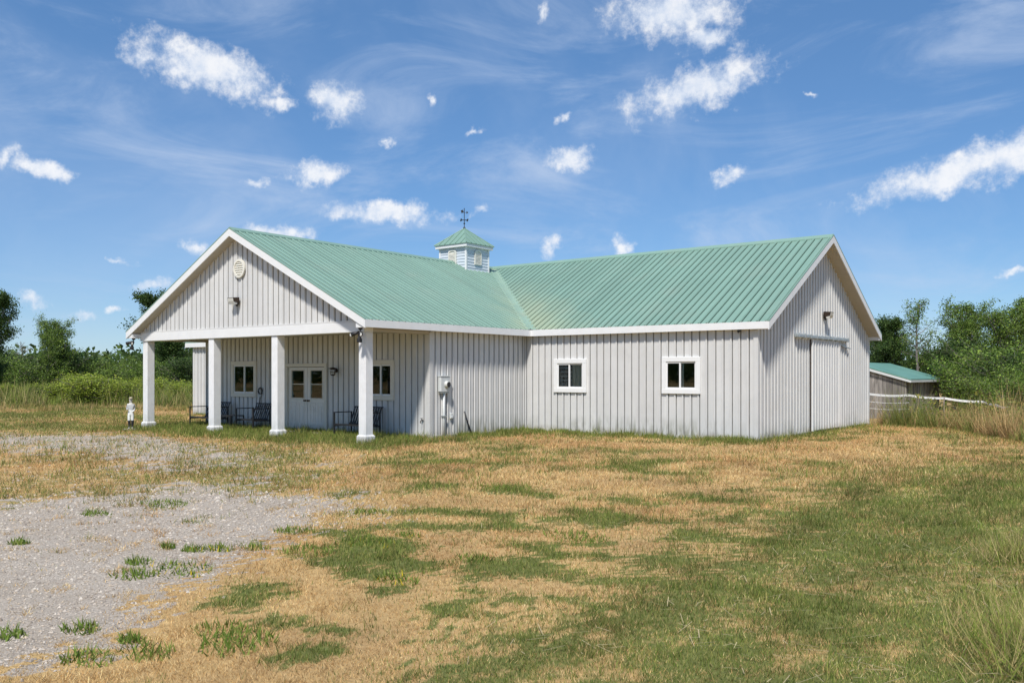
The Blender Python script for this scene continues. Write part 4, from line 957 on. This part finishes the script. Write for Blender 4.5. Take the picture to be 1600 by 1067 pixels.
# ------------------------------------------------------------------ old shed beyond the bank
def shed():
    c = at(1416, 593, 54.0); u1, v0 = c.x, c.y; zb = hz1(u1, v0)-.1; ze = c.z+.02
    v1 = float(hit(1466, 600, 0, u1)[1]); u0 = u1-6.4; sl = .30; D = v1-v0
    e = empty('old_shed', (u1, v0, zb), 0, 'low weathered grey plank shed with blue-green roof behind the barn', 'shed'); H = ze-zb; ov = .25
    rf = MB(); W = u1-u0
    def slope(x0, z0, x1, z1):
        n = Vector((0, 0, .07)); return MB().prism([(x0, -ov, z0), (x1, -ov, z1), (x1, D+ov, z1), (x0, D+ov, z0)], n)
    slope(.32, H-.05, -W/2, H+.05+sl*(W/2+.0)).build('roof', M['oldroof'], e); slope(-W-.32, H-.05, -W/2, H+.05+sl*(W/2)).build('roof', M['oldroof'], e)
    MB().prism([(.32, -ov-.03, H-.07), (-W/2, -ov-.03, H+.03+sl*W/2), (-W/2, -ov-.03, H-.13+sl*W/2), (.32, -ov-.03, H-.20)], (0, .028, 0)).build('barge_board', M['meter'], e)
    MB().box(.31, .34, -ov, D+ov, H-.19, H-.055).build('fascia', M['meter'], e)
    rn = random.Random(3); x = -W
    while x < -.01:
        w = min(rn.uniform(.17, .26), -x); top = H+sl*min(W/2, -(x+w/2), W+x+w/2)-.03; MB().box(x+.006, x+w-.006, -.02-rn.random()*.015, .01, rn.uniform(0, .1), top).build('plank', M['wood'], e); x += w
    y = .01
    while y < D:
        w = rn.uniform(.17, .26); MB().box(-.012, .018+rn.random()*.012, y+.006, y+w-.006, rn.uniform(0, .12), H-.06).build('plank', M['wood'], e); y += w
    MB().box(-W, -.02, .015, D, 0, H-.1).build('inner_wall', M['interior'], e)
shed()
def fence():
    pts = [(1310, 612.5, 38.0), (1357, 615.5, 39.0), (1420, 617.5, 40.5), (1475, 622, 41.5), (1535, 627.5, 41.5), (1552, 631, 40.0), (1574, 637, 38.5)]
    P = [at(*q) for q in pts]; o0 = P[0]; g = Vector((o0.x, o0.y, hz1(o0.x, o0.y)))
    e = empty('tape_fence', g, 0, 'sagging white tape fence running through the weeds past the shed', 'fence')
    def tape(Q, h):
        vs = []
        for k, q in enumerate(Q): vs += [q-g+Vector((0, 0, -h/2)), q-g+Vector((0, 0, h/2)), q-g+Vector((.012, .012, -h/2)), q-g+Vector((.012, .012, h/2))]
        fs = []
        for k in range(len(Q)-1):
            a, b = 4*k, 4*k+4; fs += [[a, b, b+1, a+1], [a+2, a+3, b+3, b+2], [a+1, b+1, b+3, a+3], [a, a+2, b+2, b]]
        mesh_obj('tape', vs, fs, M['white_tape'], e)
    sub = []
    for a, b in zip(P, P[1:]):
        for t in np.linspace(0, 1, 7)[:-1]: sub.append(a.lerp(b, t)+Vector((0, 0, -.05*sin(pi*t))))
    tape(sub+[P[-1]], .095); tape([q-Vector((0, 0, .33)) for q in sub[:13]], .022); tape([q-Vector((0, 0, .62)) for q in sub[:13]], .022)
    for k in (0, 3, 6):
        q = P[k]; b = hz1(q.x, q.y); MB().tube([(q.x-g.x, q.y-g.y, b-.3-g.z), (q.x-g.x, q.y-g.y, q.z+.08-g.z)], .03, 8).build('fence_post', M['barkg'], e)
fence()

# ------------------------------------------------------------------ trees and weeds
def quads(cent, nrm_jit, size, col, name, mat, parent=None, aspect=.55):
    """one pointed leaf (4 corners) per centre"""
    n = len(cent); a = RNG.normal(size=(n, 3)); a[:, 2] *= nrm_jit; a /= np.linalg.norm(a, axis=1)[:, None]
    b = RNG.normal(size=(n, 3)); b -= a*(a*b).sum(1)[:, None]; b /= np.linalg.norm(b, axis=1)[:, None]
    s = size[:, None]; co = np.stack([cent-a*s*.5, cent+b*s*aspect*.5-a*s*.06, cent+a*s*.5, cent-b*s*aspect*.5-a*s*.06], 1).reshape(-1, 3)
    return col_mesh(name, co, 4, np.repeat(col, 4, 0), mat, parent)
def tree_parts(rs, H, spread, base_frac, nleaf, leaf, hue, dens=1.0, stems=1, limb=.75):
    """returns trunk MB and leaf arrays; base at the origin"""
    rn = random.Random(rs); mb = MB(); tips = []
    def grow(p, d, length, rad, depth):
        n = 5; pts = [p]; rr = [rad]; q = p.copy(); dd = d.copy()
        for k in range(n):
            dd = (dd+Vector((rn.gauss(0, .13), rn.gauss(0, .13), rn.gauss(.03, .07)))).normalized(); q = q+dd*length/n; pts.append(q.copy()); rr.append(rad*(1-.78*(k+1)/n)+.004)
        mb.tube(pts, rr, 6 if depth == 0 else 4, cap=False)
        for k in range(1, n+1):
            if depth >= 1: tips.append((pts[k], .30+.5*length*.22, depth))
        if depth < 2:
            m_ = 22 if depth == 0 else 5
            for k in range(m_):
                f = base_frac+(1-base_frac)*(k+rn.random())/m_ if depth == 0 else .25+.75*(k+rn.random())/m_
                i = min(int(f*n), n-1); pos = pts[i].lerp(pts[i+1], f*n-i); az = rn.uniform(0, 2*pi); up = rn.uniform(.35, 1.1) if depth == 0 else rn.uniform(.0, .9)
                g_ = (f-base_frac)/(1-base_frac); prof = (.62+.62*g_ if g_ < .5 else .93*(1-((g_-.5)/.62)**2)) if depth == 0 else .9
                l2 = (spread*max(.28, prof)*rn.uniform(.65, 1.15)) if depth == 0 else length*rn.uniform(.35, .6)
                grow(pos, Vector((cos(az), sin(az), up)).normalized(), l2, rad*(.40 if depth == 0 else .5)*(1-.5*f), depth+1)
    for s in range(stems):
        a = rn.uniform(0, 2*pi); tilt = 0 if stems == 1 else rn.uniform(.05, .22)
        grow(Vector((cos(a)*.15*(stems > 1), sin(a)*.15*(stems > 1), -.15)), Vector((cos(a)*tilt, sin(a)*tilt, 1)).normalized(), H*rn.uniform(.86, 1), H*.014+.02, 0)
    tips = [t for t in tips if rn.random() < dens]
    T = np.array([t[0] for t in tips]); S = np.array([t[1] for t in tips]); idx = RNG.integers(0, len(T), nleaf)
    c = T[idx]+RNG.normal(size=(nleaf, 3))*S[idx][:, None]*np.array([.58, .58, .46])
    c = c[c[:, 2] > .15]
    tint = RNG.uniform(.7, 1.3, len(T))[idx][:len(c)]
    col = np.array(hue)[RNG.integers(0, len(hue), len(c))]*RNG.uniform(.75, 1.25, len(c))[:, None]*tint[:len(c), None]
    return mb, c, RNG.uniform(.65, 1.25, len(c))*leaf, col
HUE_MID = [[.115, .19, .034], [.165, .255, .042], [.24, .33, .06], [.08, .135, .028]]
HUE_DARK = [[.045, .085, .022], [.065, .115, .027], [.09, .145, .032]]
HUE_LIGHT = [[.30, .38, .045], [.37, .42, .06], [.22, .30, .04]]
PROTO = {}
def proto(kind):
    if kind in PROTO: return PROTO[kind]
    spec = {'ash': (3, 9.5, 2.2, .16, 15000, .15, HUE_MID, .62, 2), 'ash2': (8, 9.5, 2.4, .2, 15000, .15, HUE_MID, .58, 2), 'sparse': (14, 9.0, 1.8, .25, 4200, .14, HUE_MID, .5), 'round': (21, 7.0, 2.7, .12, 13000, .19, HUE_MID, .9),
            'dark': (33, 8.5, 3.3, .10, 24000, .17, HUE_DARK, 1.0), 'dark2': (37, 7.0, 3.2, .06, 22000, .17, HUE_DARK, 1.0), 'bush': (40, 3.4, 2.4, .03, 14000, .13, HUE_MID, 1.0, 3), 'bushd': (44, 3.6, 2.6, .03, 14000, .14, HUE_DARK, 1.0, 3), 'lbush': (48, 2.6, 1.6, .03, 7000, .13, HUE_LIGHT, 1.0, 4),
            'dead': (52, 5.0, .9, .35, 0, .1, HUE_MID, 0)}[kind]
    rs, H, sp, bf, nl, lf, hue, dn = spec[:8]
    mb, c, s, col = tree_parts(rs, H, sp, bf, max(nl, 1), lf, hue, max(dn, .05), spec[8] if len(spec) > 8 else 1)
    tm = bpy.data.meshes.new('trunk'); tm.from_pydata(mb.v, [], mb.f); tm.polygons.foreach_set('use_smooth', [True]*len(tm.polygons)); tm.materials.append(M['barkg'])
    cm = None
    if nl:
        tmp = quads(c, .9, s, col, 'crown', M['leaf']); cm = tmp.data; bpy.data.objects.remove(tmp)
    PROTO[kind] = (tm, cm, H); return PROTO[kind]
def tree(kind, x, d, top, label, cat='tree', name='tree', group=None, wide=1.0, rz=None, ybase=None):
    """x and top are pixels of the photograph; d the distance; the foot stands on the ground there"""
    tm, cm, H = proto(kind); p = at(x, HZ, d); g = hz1(p.x, p.y); ht = CAM[2]+(HZ-top)/FPX*d-g; s = ht/H
    e = empty(name, (p.x, p.y, g-.05), random.uniform(0, 6.28) if rz is None else rz, label, cat, group)
    t = bpy.data.objects.new('trunk' if cat == 'tree' else 'stems', tm); link(t, e); t.scale = (s*wide, s*wide, s)
    if cm: c = bpy.data.objects.new('crown' if cat == 'tree' else 'foliage', cm); link(c, e); c.scale = (s*wide, s*wide, s)
    return e
# right of the barn
G1 = 'trees behind the old shed'
tree('dark', 1372, 66, 492, 'dark leafy tree against the barn end above the shed roof', group=G1, wide=.8)
tree('sparse', 1428, 64, 463, 'thin-crowned tree with bare grey stems above the shed roof', group=G1, wide=1.0)
tree('ash', 1476, 68, 486, 'slim mid-green tree between the bare-stemmed tree and the tall trees', group=G1, wide=.75)
tree('ash2', 1522, 66, 445, 'tall airy green tree with open crown right of the shed', group=G1, wide=1.0, rz=1.0)
tree('ash', 1562, 62, 444, 'tall green tree with leaning grey trunk beside the airy tree', group=G1, wide=.95, rz=4.0)
tree('ash2', 1608, 60, 462, 'tall green tree at the end of the row beyond the weeds', group=G1, wide=.9, rz=2.5)
tree('ash', 1660, 60, 440, 'green tree past the end of the row', group=G1)
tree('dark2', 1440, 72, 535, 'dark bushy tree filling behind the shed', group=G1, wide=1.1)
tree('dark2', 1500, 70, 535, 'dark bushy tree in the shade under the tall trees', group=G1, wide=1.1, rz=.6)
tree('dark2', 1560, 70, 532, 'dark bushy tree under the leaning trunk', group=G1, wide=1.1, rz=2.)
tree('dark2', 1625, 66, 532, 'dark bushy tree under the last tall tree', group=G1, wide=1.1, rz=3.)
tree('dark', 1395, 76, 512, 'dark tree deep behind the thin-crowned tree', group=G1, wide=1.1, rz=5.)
G2 = 'bushes along the fence'
for k, (x, d, top, kind) in enumerate([(1500, 66, 545, 'bushd'), (1525, 58, 560, 'bush'), (1560, 52, 552, 'bush'), (1600, 50, 566, 'bushd'), (1545, 50, 592, 'bush'), (1588, 44, 594, 'bush'), (1635, 46, 570, 'bush')]):
    tree(kind, x, d, top, 'rounded green bush crowding the fence line right of the shed', 'bush', 'bush', G2, 1.1)
# left of the barn
G3 = 'trees beyond the field'
tree('ash2', 105, 58, 480, 'bushy green tree standing alone in the weeds left of the porch', group=G3, wide=1.0, rz=2.2)
tree('ash', 72, 57, 500, 'smaller green tree leaning into the lone bushy tree', group=G3, wide=.7, rz=.4)
tree('dark', -14, 46, 450, 'dark tree at the field edge, cut by the picture border', group=G3, wide=.62)
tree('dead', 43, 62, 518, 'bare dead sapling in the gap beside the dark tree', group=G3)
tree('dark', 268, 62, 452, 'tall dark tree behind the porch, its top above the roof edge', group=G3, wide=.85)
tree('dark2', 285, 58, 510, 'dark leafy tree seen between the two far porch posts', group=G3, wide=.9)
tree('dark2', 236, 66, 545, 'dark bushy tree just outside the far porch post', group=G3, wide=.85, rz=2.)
tree('dark2', 330, 60, 470, 'dark tree hidden mostly by the porch roof', group=G3)
for k, (x, d, top, kind) in enumerate([(6, 56, 560, 'bushd'), (60, 60, 572, 'bushd'), (105, 60, 560, 'bushd'), (150, 60, 568, 'bush'), (176, 58, 578, 'bush'), (205, 60, 570, 'bush'), (228, 56, 578, 'bush'), (255, 56, 568, 'bush'), (300, 54, 566, 'bushd'), (32, 54, 570, 'bush'), (-30, 54, 560, 'bush'), (280, 54, 580, 'bush')]):
    tree(kind, x, d, top, 'green bush in the hedge line behind the tall weeds', 'bush', 'bush', 'hedge bushes behind the weeds', 1.15)
G4 = 'yellow-green weeds at the field edge'
for k, (x, d, top, w) in enumerate([(92, 47, 602, 1.7), (122, 48, 588, 1.5), (140, 46, 590, 1.7), (162, 47, 592, 1.6), (185, 46, 600, 1.7), (5, 49, 602, 1.4), (215, 49, 594, 1.4), (275, 48, 600, 1.3), (290, 49, 598, 1.4), (250, 49, 594, 1.3), (30, 50, 606, 1.3), (60, 50, 602, 1.3), (-25, 49, 600, 1.4), (300, 47, 604, 1.1)]):
    tree('lbush', x, d, top, 'feathery yellow-green weed clump at the far edge of the lawn', 'shrub', 'shrub', G4, w)
# far woods, one mass
def far_woods():
    n = 110000; a = RNG.uniform(-pi, pi, n); dist = RNG.uniform(135, 175, n); r = np.sin(a)*dist; d = np.cos(a)*dist
    u, v = uv(r, d); top = 2.4+3.2*fbm(u*.06, v*.06, 7, 4)+1.8*fbm(u*.3, v*.3, 17, 2); z = hz(u, v)+top*RNG.random(n)**.7
    col = np.array(HUE_DARK)[RNG.integers(0, 3, n)]*RNG.uniform(.8, 1.5, n)[:, None]
    o = quads(np.stack([u, v, z], 1), .9, RNG.uniform(.5, 1.05, n), col, 'far_woods', M['leaf'], aspect=.8); tag(o, 'low distant woods on the horizon behind the field', 'woods'); o['kind'] = 'stuff'
far_woods()
def tall(name, label, u, v, hmin, hmax, wmin, wmax, pal, cat='weeds', lean=(.05, .45), mix=None):
    n = len(u); b = np.stack([u, v, hz(u, v)], 1); cl = fbm(u*.9, v*.9, 5, 3); h = RNG.uniform(hmin, hmax, n)*(.35+1.3*sm(cl, .25, .75))
    pick = RNG.integers(0, len(pal), n); pn = sm(fbm(u*.7, v*.7, 77, 3)+RNG.normal(0, .05, n), .44, .56)
    pal = np.array(pal); half = len(pal)//2; pick = np.where(RNG.random(n) < pn, RNG.integers(half, len(pal), n), RNG.integers(0, half, n))
    col = pal[pick]*RNG.uniform(.7, 1.3, n)[:, None]
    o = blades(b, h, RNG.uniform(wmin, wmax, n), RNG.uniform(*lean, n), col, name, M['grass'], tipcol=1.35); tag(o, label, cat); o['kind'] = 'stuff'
RUSH = [[.46, .31, .14], [.34, .22, .10], [.54, .40, .19], [.13, .17, .04], [.19, .23, .05], [.24, .24, .07]]
# rough bank on the right
n = 120000; d = RNG.uniform(17, 62, n); r = np.interp(d, EDGE_D, EDGE_R)+RNG.random(n)**1.4*16+.2; k = (r < .75*d+3) & (r > .33*d) ; u, v = uv(r[k], d[k]); q = ~((u < 7.6) & (v < 10.0)); u, v = u[q], v[q]
tall('bank_weeds', 'tall brown and green weeds on the bank right of the barn', u, v, .45, 1.15, .008, .022, RUSH, lean=(.1, .75))
# leafy weeds among them
n = 70000; d = RNG.uniform(19, 50, n); r = np.interp(d, EDGE_D, EDGE_R)+RNG.random(n)*12+.4; u, v = uv(r, d); k = (fbm(u*.6, v*.6, 31, 3) > .50) & ~((u < 8.2) & (v < 10.5)); u, v = u[k], v[k]; n = len(u)
zt_ = RNG.random(n)**.6*(.55+.9*fbm(u*.7, v*.7, 12, 2)); col = np.array([[.16, .21, .045], [.21, .25, .05], [.13, .18, .04], [.36, .32, .07]])[RNG.integers(0, 4, n)]*RNG.uniform(.7, 1.3, n)[:, None]
o = quads(np.stack([u, v, hz(u, v)+zt_], 1), .9, RNG.uniform(.05, .12, n), col, 'leafy_weeds', M['leaf']); tag(o, 'broad-leaved green weeds among the bank grasses', 'weeds'); o['kind'] = 'stuff'
# field edge on the left
n = 90000; d = RNG.uniform(39, 60, n); r = -RNG.uniform(.22, .72, n)*d; u, v = uv(r, d); k = d > 41+2.5*(fbm(u*.3, v*.3, 8, 3)-.5)*4; u, v, d = u[k], v[k], d[k]
fr = sm(d, 41, 48); sel = RNG.random(len(d)) < .35+.65*fr; u, v, d, fr = u[sel], v[sel], d[sel], fr[sel]
s1 = fr < .55
tall('straw_verge', 'pale straw-coloured grass verge at the far edge of the lawn', u[s1], v[s1], .08, .26, .018, .04, [[.46, .33, .15], [.40, .27, .11], [.50, .38, .18], [.22, .20, .06], [.36, .27, .10], [.17, .19, .05]], 'grass')
tall('field_weeds', 'tall mixed weeds standing across the far field edge', u[~s1], v[~s1], .35, 1.0, .015, .045, [[.22, .28, .05], [.28, .32, .07], [.16, .21, .045], [.30, .27, .10], [.15, .20, .05], [.38, .31, .14]], lean=(.1, .7))
# long tussock at the right edge of the near lawn
n = 17000; d = RNG.uniform(4.3, 8.6, n); r0 = np.interp(d, [4.2, 5, 6.2, 7.2, 8.4, 9.5], [2.2, 2.5, 3.05, 3.6, 4.15, 5.1]); r = r0+RNG.random(n)**.9*2.6; u, v = uv(r, d)
k = RNG.random(n) < sm(fbm(u*1.4, v*1.4, 19, 3), .36, .60)*sm(r-r0, -.25, .6)+.03; u, v, r, d, r0 = u[k], v[k], r[k], d[k], r0[k]
tall('long_grass', 'long uncut green and dead grass tussocks at the lawn edge', u, v, .10, .36, .004, .008, [[.52, .40, .19], [.40, .30, .13], [.30, .29, .09], [.20, .26, .045], [.26, .30, .06], [.44, .36, .15]], 'grass', (.2, .9))
# cut straw lying on the lawn
n = 800; d = RNG.uniform(4.2, 10, n); r = RNG.uniform(-.1, .62, n)*d; u, v = uv(r, d); k = fbm(u*.8, v*.8, 29, 3) > .50; u, v = u[k], v[k]; n = len(u)
a = RNG.uniform(0, 2*pi, n); l = RNG.uniform(.04, .17, n); z = hz(u, v)+RNG.uniform(.02, .05, n); du, dv = np.cos(a)*l/2, np.sin(a)*l/2; wu, wv = -np.sin(a)*.0028, np.cos(a)*.0028; tz = RNG.normal(0, .012, n)
co = np.stack([np.stack([u-du-wu, v-dv-wv, z-tz], 1), np.stack([u+du-wu, v+dv-wv, z+tz], 1), np.stack([u+du+wu, v+dv+wv, z+tz], 1), np.stack([u-du+wu, v-dv+wv, z-tz], 1)], 1).reshape(-1, 3)
o = col_mesh('cut_straw', co, 4, np.repeat(np.array([.55, .45, .26])*RNG.uniform(.6, 1.1, n)[:, None], 4, 0), M['grass']); tag(o, 'loose cut straw stalks lying on the green lawn', 'straw'); o['kind'] = 'stuff'
